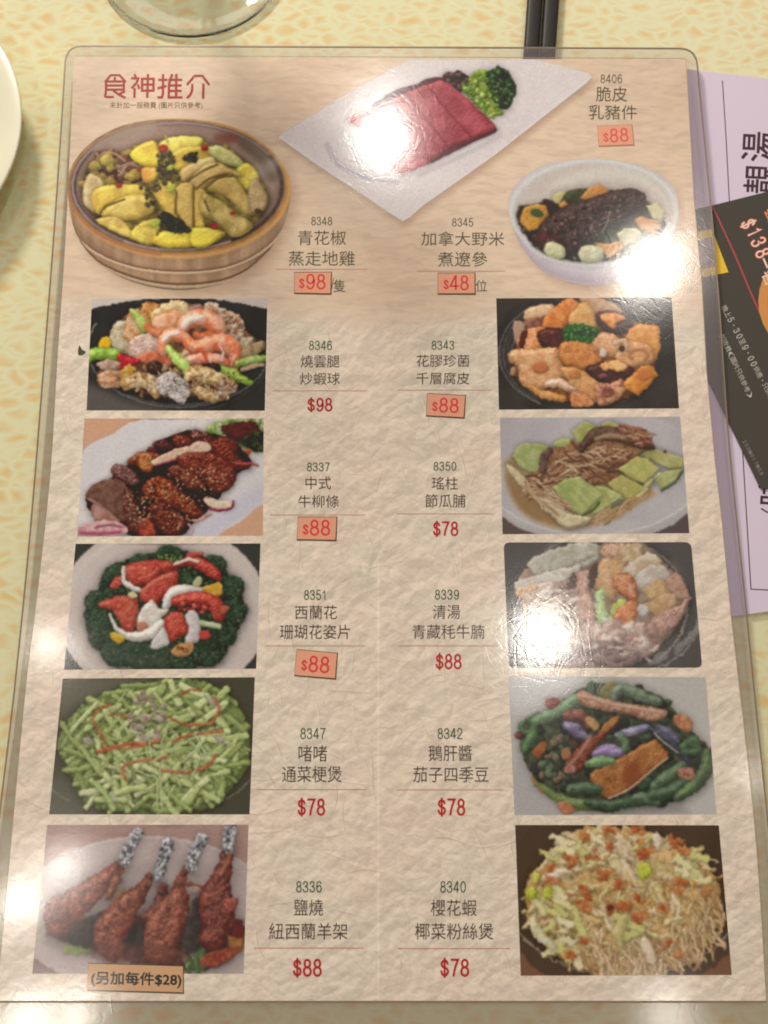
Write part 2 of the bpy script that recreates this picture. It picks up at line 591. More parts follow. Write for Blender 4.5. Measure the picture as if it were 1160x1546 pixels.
def pic_tofu(p):
    p.C[:] = hexc('3d3936')
    p.rag = 0.5
    p.grow = 1.13
    p.e(560, 350, 560, 400, '403c39', '33302e', R=0, sh=0, ts=200, soft=30)
    for k in range(5):
        p.arc(520 + k * 9, 350, 470 - k * 16, 330, 120 + k * 4, 235 - k * 5, 2, ('8c8885', '6a6663', '59534f')[k % 3], R=0)
    p.arc(560, 340, 470, 310, 60, 130, 2, '625c58', R=0)
    p.f([(160, 260), (250, 120), (480, 60), (620, 60), (780, 150), (930, 240), (930, 430), (840, 570), (640, 640), (460, 630), (200, 540), (130, 420)], '9a643c', '70452c', R=30, sh=.6, wob=8)
    p.f([(520, 40), (640, 45), (740, 110), (660, 130), (590, 120)], 'c9a07c', 'b98a63', R=24)
    p.f([(205, 120), (260, 85), (350, 80), (345, 130), (290, 150), (215, 160)], 'c79e77', 'dcb68e', R=22, spec=.1)
    p.f([(195, 170), (290, 150), (310, 190), (250, 215), (195, 210)], '9b6a55', '7a4a3c', R=18)
    p.f([(140, 175), (185, 180), (190, 240), (150, 290), (135, 240)], 'b5927a', R=16)
    p.f([(310, 165), (400, 70), (460, 50), (495, 80), (450, 150), (400, 205), (330, 210)], 'cf7232', 'e09250', ts=18, R=26, bump=4, bs=8)
    p.f([(450, 160), (500, 90), (550, 70), (590, 150), (590, 220), (540, 220), (470, 190)], 'dfae6c', 'cd9350', R=30, wob=6)
    p.f([(610, 130), (680, 115), (760, 145), (800, 190), (770, 230), (690, 235), (630, 195)], '4a1c12', '2d100c', R=26, spec=.15)
    p.f([(630, 140), (700, 125), (760, 150), (720, 175), (700, 205), (665, 185)], 'd77a30', 'f0a85a', R=16, sh=.2)
    p.f([(170, 260), (220, 215), (330, 215), (330, 300), (260, 330), (190, 330), (165, 300)], 'e08b4e', 'f4b684', ts=16, R=22, bump=8, sm=2)
    p.f([(280, 230), (360, 210), (430, 250), (420, 320), (330, 320), (285, 290)], '4f1a17', '34100f', R=30, spec=.25, ts=18)
    p.f([(165, 270), (185, 230), (210, 230), (190, 320), (170, 320)], '54190f', R=8, sh=0, soft=5)
    p.f([(400, 330), (440, 280), (540, 290), (610, 320), (620, 390), (560, 430), (450, 420), (400, 380)], 'cc8444', 'b56a35', R=34, spec=.15)
    p.f([(590, 270), (650, 235), (720, 270), (740, 320), (700, 360), (630, 350), (590, 310)], 'd9a678', 'c78a5c', R=30, wob=6, spec=.2)
    p.f([(780, 260), (830, 200), (940, 205), (950, 280), (940, 370), (880, 400), (830, 350)], 'dd9a4e', 'cf8238', R=26, spec=.1, sm=2)
    p.f([(720, 380), (760, 300), (860, 300), (920, 350), (900, 400), (820, 420), (760, 420)], 'd7a170', 'c38654', R=28, wob=8, spec=.15)
    p.arc(840, 360, 50, 36, 150, 400, 9, 'b77a48', R=8, sh=.2)
    p.k([(710, 290), (760, 280), (770, 330)], 14, 'd8b18e')
    p.e(745, 322, 16, 16, '4b2c1c', R=10)
    p.f([(115, 360), (160, 335), (230, 340), (360, 325), (375, 380), (400, 470), (340, 520), (230, 540), (180, 500), (165, 420), (125, 400)], 'd8a777', 'c68d5c', R=34, spec=.15, wob=7, sm=2)
    p.e(285, 430, 46, 36, 'c4744a', 'b8673e', R=20, sh=.1, soft=12)
    p.e(130, 450, 20, 26, 'b48763', R=16)
    p.k([(325, 525), (390, 515), (440, 540), (510, 560)], [20, 26, 24, 16], 'd7a68a', 'e5bda0', spec=.25)
    p.k([(230, 540), (300, 580), (410, 605)], [14, 24, 22], 'd49a5d', 'c5853f', spec=.1)
    p.f([(560, 440), (640, 410), (780, 430), (790, 490), (700, 530), (600, 500)], '42201a', '2a1412', R=30, spec=.2)
    p.f([(630, 410), (720, 395), (770, 430), (720, 450), (690, 440), (650, 445)], 'e1a15c', 'f0bd7e', R=14, sh=.2, wob=5)
    p.f([(410, 450), (480, 440), (560, 480), (620, 540), (620, 620), (560, 600), (480, 540)], 'd9a26b', 'c88850', R=28, wob=5, spec=.15)
    p.e(480, 470, 34, 30, 'c9854f', 'b9713f', R=22, sh=.2)
    p.f([(600, 530), (680, 520), (745, 505), (750, 570), (680, 630), (620, 630)], 'cf9a6e', '9d5f4a', R=26, wob=6, spec=.15)
    p.e(665, 570, 36, 30, '9a5d4b', '7d4538', R=18, sh=.1, soft=8)
    p.f([(470, 570), (540, 585), (580, 640), (470, 645)], 'c47a4b', 'dd9c6a', R=18)
    p.f([(760, 520), (850, 430), (900, 425), (940, 470), (880, 540), (840, 580), (780, 550)], 'd58d42', 'c5772f', R=24, spec=.1, sm=1)
    p.f([(840, 450), (900, 440), (915, 480), (850, 500)], 'c6743a', R=14, sh=.1, soft=6)
    p.e(640, 350, 20, 26, 'd6c0b4', R=14)
    p.e(640, 475, 26, 12, '8b4c55', R=8, sh=0, soft=6)
    p.f([(420, 240), (440, 200), (500, 190), (560, 200), (605, 215), (590, 260), (540, 285), (490, 270), (440, 280)], '3f7a35', '255a26', ts=10, R=14, wob=10, ws=14, bump=14, bs=8)
    p.dots(40, [(430, 210), (590, 210), (580, 265), (440, 265)], ['2c6a2a', '5a9545', '1e4a20'], (6, 11), sh=.3)


def pic_beef(p):
    p.C[:] = hexc('d0a07e')
    p.grow = 1.05
    p.f([(95, 215), (250, 130), (440, 45), (1085, 40), (1085, 500), (960, 600), (820, 690), (60, 690), (75, 420)], 'd9d2cc', 'd2cccb', R=0, sh=.15, so=8, ts=300, soft=5)
    p.f([(640, 690), (820, 560), (1070, 410), (1080, 500), (820, 690)], 'c5c0c8', R=0, sh=0, soft=40)
    p.f([(1085, 510), (960, 605), (830, 690), (1085, 690)], 'cf9f7f', R=0, sh=0, soft=3)
    # salad leaves in the corner
    p.f([(760, 120), (830, 60), (1085, 40), (1085, 220), (960, 200), (850, 150)], 'b9c68c', '93a863', R=20, ts=14, wob=10, sh=.2)
    p.dots(60, [(780, 90), (1085, 40), (1085, 200), (960, 190), (850, 160)], ['a9c060', '7c9440', 'd2dca6', '5f7c34'], (8, 18), sh=.3)
    p.f([(850, 90), (930, 70), (1030, 60), (1060, 120), (990, 160), (900, 150)], '6c2c2c', '4b1c22', ts=14, wob=12, R=18, bump=12)
    p.f([(960, 160), (1085, 110), (1085, 220), (1010, 210)], '2c2a1c', '44532a', wob=8, R=14)
    p.k([(940, 235), (1000, 225)], 13, 'cf5a34')
    # main mass
    p.f([(120, 450), (250, 370), (330, 300), (440, 220), (590, 130), (700, 110), (900, 160), (1020, 290), (940, 340), (880, 430), (780, 540), (700, 610), (620, 685), (360, 685), (140, 560)], '3c1a14', '260f0d', R=40, sh=.45, so=18, wob=6)

    def meat(pts, c='6c2a1c', c2='451510', **k):
        p.f(pts, c, c2, ts=14, R=26, bump=10, bs=9, spec=.35, sk=22, wob=6, **k)
    meat([(480, 180), (520, 160), (580, 180), (570, 215), (510, 210)], '5b2a26', '401a1a')
    meat([(585, 150), (620, 130), (700, 160), (690, 200), (610, 200)], '74301d', '52201a')
    meat([(440, 215), (480, 200), (505, 225), (470, 250)], '5b241c')
    meat([(340, 290), (400, 230), (500, 240), (520, 290), (440, 300)], '6b3428', '8a4630')
    p.f([(395, 250), (440, 235), (480, 260), (470, 330), (410, 325)], '9a5a25', '7a3a17', R=16, spec=.4)
    meat([(690, 150), (700, 110), (780, 130), (840, 180), (870, 230), (800, 240)], '6e2c1c')
    meat([(800, 200), (850, 150), (920, 160), (940, 250), (1005, 300), (930, 320), (860, 300)], '7a2c18', '511a10')
    p.f([(480, 270), (600, 210), (680, 200), (710, 240), (600, 265), (500, 300)], 'd8bda0', 'c79f86', R=12, spec=.1)
    p.f([(680, 200), (720, 170), (780, 180), (790, 215), (740, 240), (700, 240)], 'd9c29a', 'c9a0a0', R=12)
    p.k([(640, 262), (720, 245), (785, 225)], 6, '8c3a52', sh=0)
    p.k([(490, 302), (580, 275), (650, 262)], 5, '93405a', sh=0)
    meat([(250, 320), (280, 295), (360, 320), (400, 380), (370, 410), (270, 370)], '775048', '593530')
    meat([(620, 250), (760, 230), (880, 270), (930, 350), (880, 420), (780, 380), (650, 320)], '7c3420', '57201a')
    meat([(560, 320), (620, 300), (720, 360), (760, 410), (700, 430), (600, 370)], '5e2a20', '7c3a28')
    meat([(760, 310), (820, 300), (900, 380), (870, 440), (790, 430)], '88402a', '5c241a')
    meat([(430, 420), (480, 370), (570, 380), (620, 440), (700, 500), (740, 560), (690, 580), (600, 530), (500, 500), (440, 470)], '8c3f1e', '5e2213')
    meat([(460, 520), (520, 500), (600, 550), (660, 610), (600, 680), (520, 660), (470, 590)], '6e2e20', '4a1c16')
    p.f([(115, 470), (140, 420), (240, 375), (320, 400), (350, 480), (340, 600), (290, 600), (170, 520)], '7c5a4a', '684438', R=28, ts=24, wob=4, bump=5)
    p.k([(125, 485), (200, 530), (290, 605)], 6, 'b08a78', sh=.2, soft=5)
    p.f([(150, 510), (280, 600), (270, 640), (160, 600)], '9a6a5c', 'b98a7c', R=14)
    meat([(320, 450), (360, 440), (400, 560), (440, 640), (400, 680), (330, 620)], '4c2a22', '6c3a2a')
    p.f([(410, 600), (450, 590), (490, 650), (480, 685), (400, 685)], 'a3412a', '7c2a1c', R=14, spec=.2)
    # onion
    p.f([(70, 640), (150, 610), (260, 605), (330, 640), (300, 680), (75, 682)], 'd9b3aa', 'c48a92', R=8)
    p.k([(75, 668), (180, 672), (300, 665)], 8, 'b0506c', sh=.1)
    p.k([(160, 640), (240, 625), (310, 640)], 6, '9a5a60', sh=0)
    p.f([(770, 470), (830, 490), (910, 505), (890, 540), (800, 530), (760, 500)], 'dfcfae', 'd1b59a', R=10)
    p.k([(780, 535), (850, 545), (905, 530), (915, 500)], 7, '8c2a44', sh=.1)
    p.k([(660, 590), (720, 600), (790, 565)], 8, 'cf9e8c', '9a4a50')
    p.k([(670, 620), (690, 650), (680, 680)], 7, 'c9a0a4')
    p.k([(930, 290), (1000, 290), (1050, 300)], 6, 'b45a50')
    p.dots(260, [(420, 400), (560, 340), (760, 300), (900, 380), (760, 500), (700, 590), (580, 660), (440, 560)], ['c89a68', 'e0bc90', 'a86a3c', '3a1610'], (3, 7), sh=.2)
    p.dots(60, [(300, 470), (400, 450), (460, 600), (380, 640)], ['b98a68', 'd9b090', '8a5a3c'], (3, 7), sh=.2)
    p.dots(26, [(700, 110), (760, 110), (760, 160), (690, 150)], ['b98a80', '5a2a22'], (4, 8), sh=.2)


def pic_squash(p):
    p.C[:] = hexc('aaa2a8')
    p.e(540, 330, 640, 360, 'b6b0b6', 'aca6b0', R=0, sh=0, ts=200, soft=10)
    p.f([(60, 580), (60, 690), (280, 690), (150, 640)], '4f4040', R=0, sh=0, soft=5)
    p.f([(1095, 560), (1000, 625), (870, 690), (1095, 690)], '4f4146', R=0, sh=0, soft=5)
    p.arc(560, 330, 600, 350, 20, 160, 5, 'c7c1c6', R=0)
    p.f([(80, 330), (100, 260), (250, 230), (880, 420), (800, 520), (640, 610), (400, 650), (220, 590), (120, 480)], 'a08058', 'b59468', R=0, sh=0, soft=26, ts=60)
    p.f([(90, 350), (150, 420), (320, 560), (420, 630), (330, 620), (200, 570), (110, 450)], '8f6a44', R=0, sh=0, soft=22)
    g = dict(R=10, ts=26, spec=.05, sh=.5, sm=1, bump=1.5, wob=3)
    p.f([(450, 110), (520, 60), (560, 70), (605, 105), (540, 170), (480, 175)], '9a9a48', 'b0b060', **g)
    p.f([(610, 70), (660, 55), (715, 80), (680, 110), (620, 105)], 'a3a052', 'b4b26a', **g)
    p.f([(345, 180), (400, 148), (450, 160), (440, 200), (360, 205)], '93a04a', 'acb568', **g)
    p.f([(125, 250), (150, 195), (200, 175), (300, 185), (330, 200), (300, 320), (250, 350), (160, 310)], '8f9e56', 'a8ae70', **g)
    p.f([(820, 240), (900, 205), (1065, 260), (1060, 310), (980, 320), (880, 270)], 'a3a058', 'b6b078', **g)
    p.f([(900, 380), (960, 330), (1060, 320), (1020, 380), (940, 430)], 'adb478', '969c58', **g)
    p.k([(940, 436), (1010, 395), (1055, 330)], 6, '3e5030', sh=.2)
    p.f([(90, 310), (120, 300), (210, 380), (320, 480), (440, 560), (560, 600), (480, 640), (400, 640), (300, 530), (180, 430)], 'cdbb94', 'b8a47a', R=14, spec=.1, sh=.4)
    # dried strips heaped in the middle
    p.f([(190, 400), (290, 300), (330, 210), (520, 180), (720, 130), (880, 200), (820, 240), (760, 330), (650, 400), (400, 430), (300, 510)], 'a3704c', '7c4c34', R=26, ts=18, bump=10, sh=.4, wob=8)
    p.strands(150, [(200, 410), (310, 320), (500, 230), (720, 200), (700, 330), (560, 400), (380, 400), (280, 490)], ['b5815c', '7e4c36', 'c99c78', '5e3428', 'd9b896'], (50, 120), (3, 6), ang=(-35, 40), bend=.5, sh=.3)
    p.k([(290, 330), (300, 250), (330, 215)], [20, 26, 18], '4c3434', '6b4a44')
    p.k([(450, 170), (480, 200), (520, 205)], 10, '7c3a2a')
    p.k([(500, 215), (560, 140), (640, 125), (740, 145), (830, 175), (890, 200)], [18, 34, 40, 40, 34, 14], '5a3c30', '432a24', ts=16, bump=8, spec=.1)
    p.k([(580, 155), (660, 135), (740, 150)], [10, 16, 10], '9a765a', sh=0, soft=8)
    p.strands(26, [(720, 90), (840, 90), (870, 180), (760, 150)], ['a3604a', '7c3a2c', 'b98a6a'], (50, 90), (4, 7), ang=(-20, 60))
    p.f([(480, 430), (620, 470), (700, 460), (640, 500)], '5c4030', R=8, sh=.2)
    # front slices
    p.f([(700, 320), (800, 250), (860, 260), (930, 320), (850, 400), (790, 385)], 'b5b060', 'a3a352', **g)
    p.k([(705, 345), (780, 388), (845, 410)], 6, '5c5030', sh=.2, soft=5)
    p.k([(850, 408), (930, 345)], 8, 'c9c898', sh=.1)
    p.f([(640, 400), (720, 350), (840, 415), (900, 370), (890, 400), (760, 495), (700, 460)], 'b3aa5c', 'a09a4e', **g)
    p.k([(700, 470), (760, 495), (860, 430)], 9, 'c9c08c', sh=.3)
    p.f([(510, 460), (580, 410), (640, 420), (720, 460), (580, 570), (540, 540)], '98a04a', 'b5b870', **g)
    p.k([(560, 560), (640, 520), (715, 465)], 8, 'a8b878', sh=.3)
    p.f([(340, 420), (420, 370), (490, 360), (570, 420), (620, 460), (500, 580), (420, 530)], '8b9a50', 'a8ae66', ts=20, wob=3, R=12, st=3, ang=50, spec=.08, sh=.45, sm=1)
    p.k([(505, 575), (570, 540), (600, 500)], 6, '3c5030', sh=.2)
    p.f([(660, 520), (740, 480), (750, 490), (690, 540)], '5c6448', R=6)
    p.f([(280, 480), (380, 490), (420, 560), (560, 590), (430, 645), (350, 590), (260, 500)], 'cfc09a', 'bda880', R=16, spec=.12)
    p.strands(60, [(200, 420), (300, 430), (420, 500), (350, 560), (240, 490)], ['c9a07c', 'b07c58', 'e0c8a4'], (40, 100), (3, 5), ang=(10, 60), sh=.25)
    p.strands(50, [(560, 570), (800, 470), (860, 460), (640, 620)], ['b88a5c', '9a6c44', 'c9a478'], (40, 90), (2, 4), ang=(-50, -10), sh=.15)
    p.e(957, 222, 9, 8, '4c2a1c', sh=.1)


def pic_broccoli(p):
    p.C[:] = hexc('3e3b36')
    p.e(585, 400, 560, 470, 'c9b4a8', 'cfbcb2', R=0, sh=0, ts=260, soft=5)
    p.arc(585, 400, 520, 425, 100, 260, 12, 'd6c4ba', R=0, soft=14)
    p.e(600, 400, 440, 360, 'c3aca2', R=0, sh=0, soft=40)
    B = [(290, 640), (190, 540), (170, 380), (240, 280), (280, 180), (420, 110), (560, 80), (720, 80), (850, 130), (960, 220), (1010, 330), (1020, 430), (940, 540), (910, 640), (800, 690), (380, 695)]
    p.f(B, '3e4c36', '2f3a2a', R=50, sh=.45, so=22, wob=12, ws=40)
    for (x, y, r) in ((470, 150, 70), (620, 110, 80), (340, 210, 75), (850, 160, 75), (940, 270, 80), (240, 350, 75), (330, 310, 60), (950, 400, 80), (250, 450, 80), (270, 540, 80), (340, 620, 85), (460, 640, 85), (580, 650, 80), (700, 650, 80), (820, 620, 85), (900, 520, 80), (430, 560, 70), (540, 590, 60), (800, 520, 70), (680, 220, 60), (760, 250, 50)):
        p.e(x, y, r, r * .85, '465a3c', '2f3d2a', ts=12, R=46, bump=16, bs=9, sh=.4, wob=8, ws=24)
    p.dots(380, B, ['4a5f3e', '394a32', '586c46', '2c3a28', '425638'], (6, 11), sh=.3)
    p.f([(290, 560), (420, 540), (600, 560), (600, 690), (330, 690)], '5c6a56', R=0, sh=0, soft=50, a=.35)
    p.dots(24, [(560, 110), (680, 100), (690, 140), (600, 140)], ['8a9a40', '5f7c3a'], (5, 9), sh=.2)
    red = dict(c2='b52e22', ts=18, spec=.2, bump=8, bs=8, wob=5)
    p.k([(720, 100), (790, 88)], [14, 10], 'cf4a3a')
    p.k([(385, 175), (460, 165), (560, 160), (650, 160)], [24, 34, 36, 18], 'd2492f', **red)
    p.f([(375, 170), (440, 150), (560, 150), (560, 210), (470, 260), (400, 240)], 'd04a34', R=28, **red)
    p.f([(300, 270), (330, 215), (370, 210), (370, 250), (330, 280)], 'c84636', R=16, **red)
    p.k([(380, 165), (375, 230), (420, 270), (470, 290)], [10, 12, 16, 12], 'e6d5c6', spec=.1)
    p.k([(650, 155), (720, 130), (790, 150), (850, 190), (880, 225)], [10, 26, 34, 34, 16], 'd04230', **red)
    p.k([(650, 145), (720, 122), (770, 130)], 9, 'e3cdbd')
    p.f([(460, 300), (520, 230), (640, 180), (670, 220), (650, 290), (580, 330), (540, 380), (470, 340)], 'c9402f', R=34, **red)
    p.k([(480, 290), (540, 240), (630, 200)], 7, 'e0705a', sh=0, soft=5)
    p.k([(600, 370), (630, 310), (700, 285), (790, 285)], [22, 32, 30, 16], 'd9c8bd', 'e6dad2', spec=.1, wob=3)
    p.f([(740, 260), (770, 212), (798, 225), (780, 262)], 'c9bd80', 'aeb068', R=10)
    p.f([(788, 272), (885, 245), (900, 300), (870, 318), (820, 300)], 'dd9a22', 'eeb840', R=12)
    p.k([(650, 345), (720, 330), (800, 330), (860, 360), (880, 420)], [26, 34, 36, 42, 34], 'd5452e', **red)
    p.dots(30, [(640, 350), (740, 360), (820, 360), (800, 400), (700, 400)], ['b02a20', 'e0644c'], (8, 14), sh=.3)
    p.f([(895, 365), (940, 375), (910, 412), (885, 400)], 'c9503c', R=10)
    p.f([(235, 365), (300, 330), (380, 310), (450, 340), (450, 440), (420, 510), (370, 490), (320, 400)], 'd0583f', R=36, c2='c03a28', ts=18, bump=8, spec=.1, wob=6)
    p.f([(395, 310), (430, 290), (450, 320), (420, 330)], 'd9c88a', R=8)
    p.f([(450, 430), (480, 370), (530, 335), (560, 380), (620, 390), (580, 430), (560, 480), (480, 490), (450, 470)], 'e6dccb', 'd2c2b0', R=24, wob=4, spec=.1)
    p.f([(450, 460), (490, 450), (500, 490), (450, 510)], 'cf7a5a', R=12, sh=.1, soft=6)
    p.k([(305, 415), (335, 480), (390, 525), (470, 530), (540, 500), (580, 460)], [7, 12, 20, 26, 30, 22], 'ece2d4', 'd9c9b8', spec=.1)
    p.f([(515, 590), (550, 520), (590, 480), (620, 560), (560, 595)], 'ddd5cd', 'cfc4bb', R=18)
    p.f([(590, 430), (640, 400), (690, 410), (720, 500), (660, 540), (630, 560), (600, 500)], 'd2482f', R=30, **red)
    p.f([(705, 420), (740, 390), (780, 430), (780, 540), (750, 565), (700, 560), (720, 490)], 'd9cdc8', 'c9b6b2', R=20)
    p.k([(790, 458), (885, 478)], 15, 'c5cc9a', 'b0ba80')
    p.f([(780, 505), (820, 500), (840, 530), (810, 548), (780, 540)], 'cc3c34', R=10)
    p.f([(300, 520), (330, 508), (385, 540), (345, 572)], 'e6c02e', 'd2a01c', R=10)
    p.f([(628, 605), (680, 565), (750, 568), (735, 620), (690, 640), (640, 632)], 'b5743a', 'd09a5c', R=14, wob=3, spec=.1)
    p.dots(14, [(640, 590), (720, 590), (700, 620)], ['7c3a1c', 'a3501f'], (4, 7), sh=.1)


def pic_yak(p):
    p.C[:] = hexc('46423f')
    p.rag = 0.9
    p.grow = 1.12
    p.e(580, 360, 470, 400, '57504b', '3f3a37', R=0, sh=0, ts=120, soft=20)
    p.arc(580, 380, 455, 400, 195, 250, 3, '8c8681', R=0)
    p.arc(590, 370, 440, 370, -75, 50, 4, '9a8a84', R=0)
    p.arc(600, 420, 500, 330, 10, 70, 4, '8a8480', R=0)
    p.f([(130, 240), (230, 150), (540, 40), (780, 40), (920, 150), (1040, 320), (980, 470), (800, 640), (600, 690), (300, 690), (160, 420)], 'a88a72', '8c6e5a', R=30, ts=26, sh=.5, wob=8)
    w = dict(R=16, ts=24, spec=.1, wob=3)
    p.f([(210, 130), (340, 70), (470, 40), (540, 50), (540, 120), (420, 180), (260, 205)], 'b5af9c', 'a09a86', **w)
    p.k([(215, 200), (350, 170), (530, 100)], 5, '8c8474', sh=.2)
    p.f([(135, 240), (230, 205), (430, 160), (420, 210), (280, 260), (150, 290)], 'c9bfb0', 'b5a896', **w)
    m = dict(R=20, ts=16, bump=8, spec=.15, wob=6)
    p.f([(130, 280), (200, 255), (280, 260), (270, 310), (190, 335), (140, 320)], 'b8875e', 'd6b08a', **m)
    p.f([(280, 290), (340, 280), (370, 320), (320, 335)], 'caa078', 'b07a50', **m)
    p.f([(160, 370), (200, 340), (240, 370), (200, 420)], 'c09068', **m)
    p.strands(46, [(190, 300), (420, 230), (500, 360), (460, 600), (240, 560), (190, 430)], ['c9ab92', 'd9c2ae', 'b4937c', 'e0cfbf', '9c7a66'], (50, 100), (12, 22), ang=(-40, 30), sh=.3)
    p.dots(24, [(190, 310), (420, 240), (500, 340), (460, 430), (260, 420)], ['c9a084', 'd9bca0', '8a5c4c', 'b8887c'], (18, 38), sh=.2, wob=10, soft=8)
    p.f([(430, 230), (480, 190), (520, 200), (510, 290), (540, 420), (470, 430), (440, 330)], 'b3806a', 'cfa48c', **m)
    p.f([(540, 210), (600, 110), (680, 110), (700, 180), (650, 300), (620, 330), (560, 280)], 'c99a68', 'b98752', R=26, ts=26, spec=.2)
    p.f([(510, 180), (550, 150), (545, 230), (520, 280), (505, 230)], '4a342c', R=10)
    p.f([(400, 220), (440, 200), (430, 280), (395, 290)], '54392f', R=10)
    p.f([(575, 70), (620, 40), (700, 50), (680, 90), (600, 110)], 'b58462', 'cfa888', **m)
    p.f([(670, 80), (740, 40), (780, 60), (770, 110), (710, 135)], 'cfb48c', 'b8966a', R=14, ts=20)
    p.f([(700, 170), (790, 100), (860, 100), (880, 150), (780, 200), (720, 210)], 'd2c2a8', 'bfa07c', R=14, ts=30)
    p.f([(740, 230), (840, 160), (915, 170), (920, 240), (880, 230), (800, 280), (760, 270)], 'cfc6ba', 'b8a898', R=14, ts=30, sm=2)
    p.f([(800, 290), (880, 230), (930, 270), (925, 310), (850, 330)], 'caa674', 'b98a54', R=14, ts=22)
    p.f([(810, 360), (930, 310), (960, 360), (880, 420), (830, 400)], 'cda676', 'b8885a', R=14, ts=22)
    p.f([(925, 240), (980, 200), (1030, 290), (1040, 330), (960, 310)], 'bd9078', 'a4745c', R=16, ts=20)
    p.f([(840, 440), (960, 380), (1030, 340), (980, 450), (880, 520), (820, 500)], '9a6a5a', 'b98c7c', **m)
    p.f([(640, 220), (690, 200), (740, 220), (760, 280), (750, 340), (700, 320), (650, 280)], '9a4a22', 'b8683a', R=24, spec=.3, ts=20)
    p.k([(675, 225), (720, 255), (735, 300)], 7, 'd9a07c', sh=0, soft=6)
    p.e(790, 395, 36, 30, 'c6bdb5', R=16)
    p.f([(620, 400), (660, 345), (700, 350), (690, 400), (650, 430), (620, 430)], 'a3b83c', 'c4cf5a', R=12)
    p.f([(640, 430), (690, 370), (750, 350), (755, 420), (720, 470), (670, 470)], 'b0562a', 'c97644', R=24, spec=.2, ts=20)
    p.f([(440, 470), (560, 460), (620, 430), (670, 490), (560, 520), (460, 520)], 'cfc6b8', 'b8aa98', R=14)
    p.k([(570, 300), (572, 370), (585, 450)], [24, 26, 30], 'a9c774', 'c3d79a', spec=.15)
    p.k([(590, 440), (640, 480)], 16, 'ccd2b8')
    p.dots(150, [(440, 490), (700, 480), (860, 500), (820, 600), (640, 680), (420, 660)], ['cfac9a', 'b8917f', 'e0c8b8', 'c09c8e', 'a57c6e'], (20, 44), sh=.22, wob=12, soft=8)
    p.strands(46, [(300, 620), (560, 560), (840, 600), (700, 680), (400, 690)], ['a88a80', '8c6e66', 'c4aca0', '76605a'], (70, 140), (9, 16), ang=(-30, 20), sh=.3)
    p.f([(820, 680), (880, 610), (935, 630), (900, 660)], '8f8a84', R=0, sh=0, a=.6)
    for k in range(4):
        p.arc(560, 300 + k * 12, 560, 420, 20, 44, 2.5, '8d8883', R=0)
    p.strands(40, [(200, 330), (420, 260), (450, 560), (330, 600), (220, 440)], ['dcc8b4', '9c7c6c', 'c8a890', 'e4d4c4'], (40, 90), (8, 16), ang=(-50, 30), sh=.25, wob=6, soft=6)


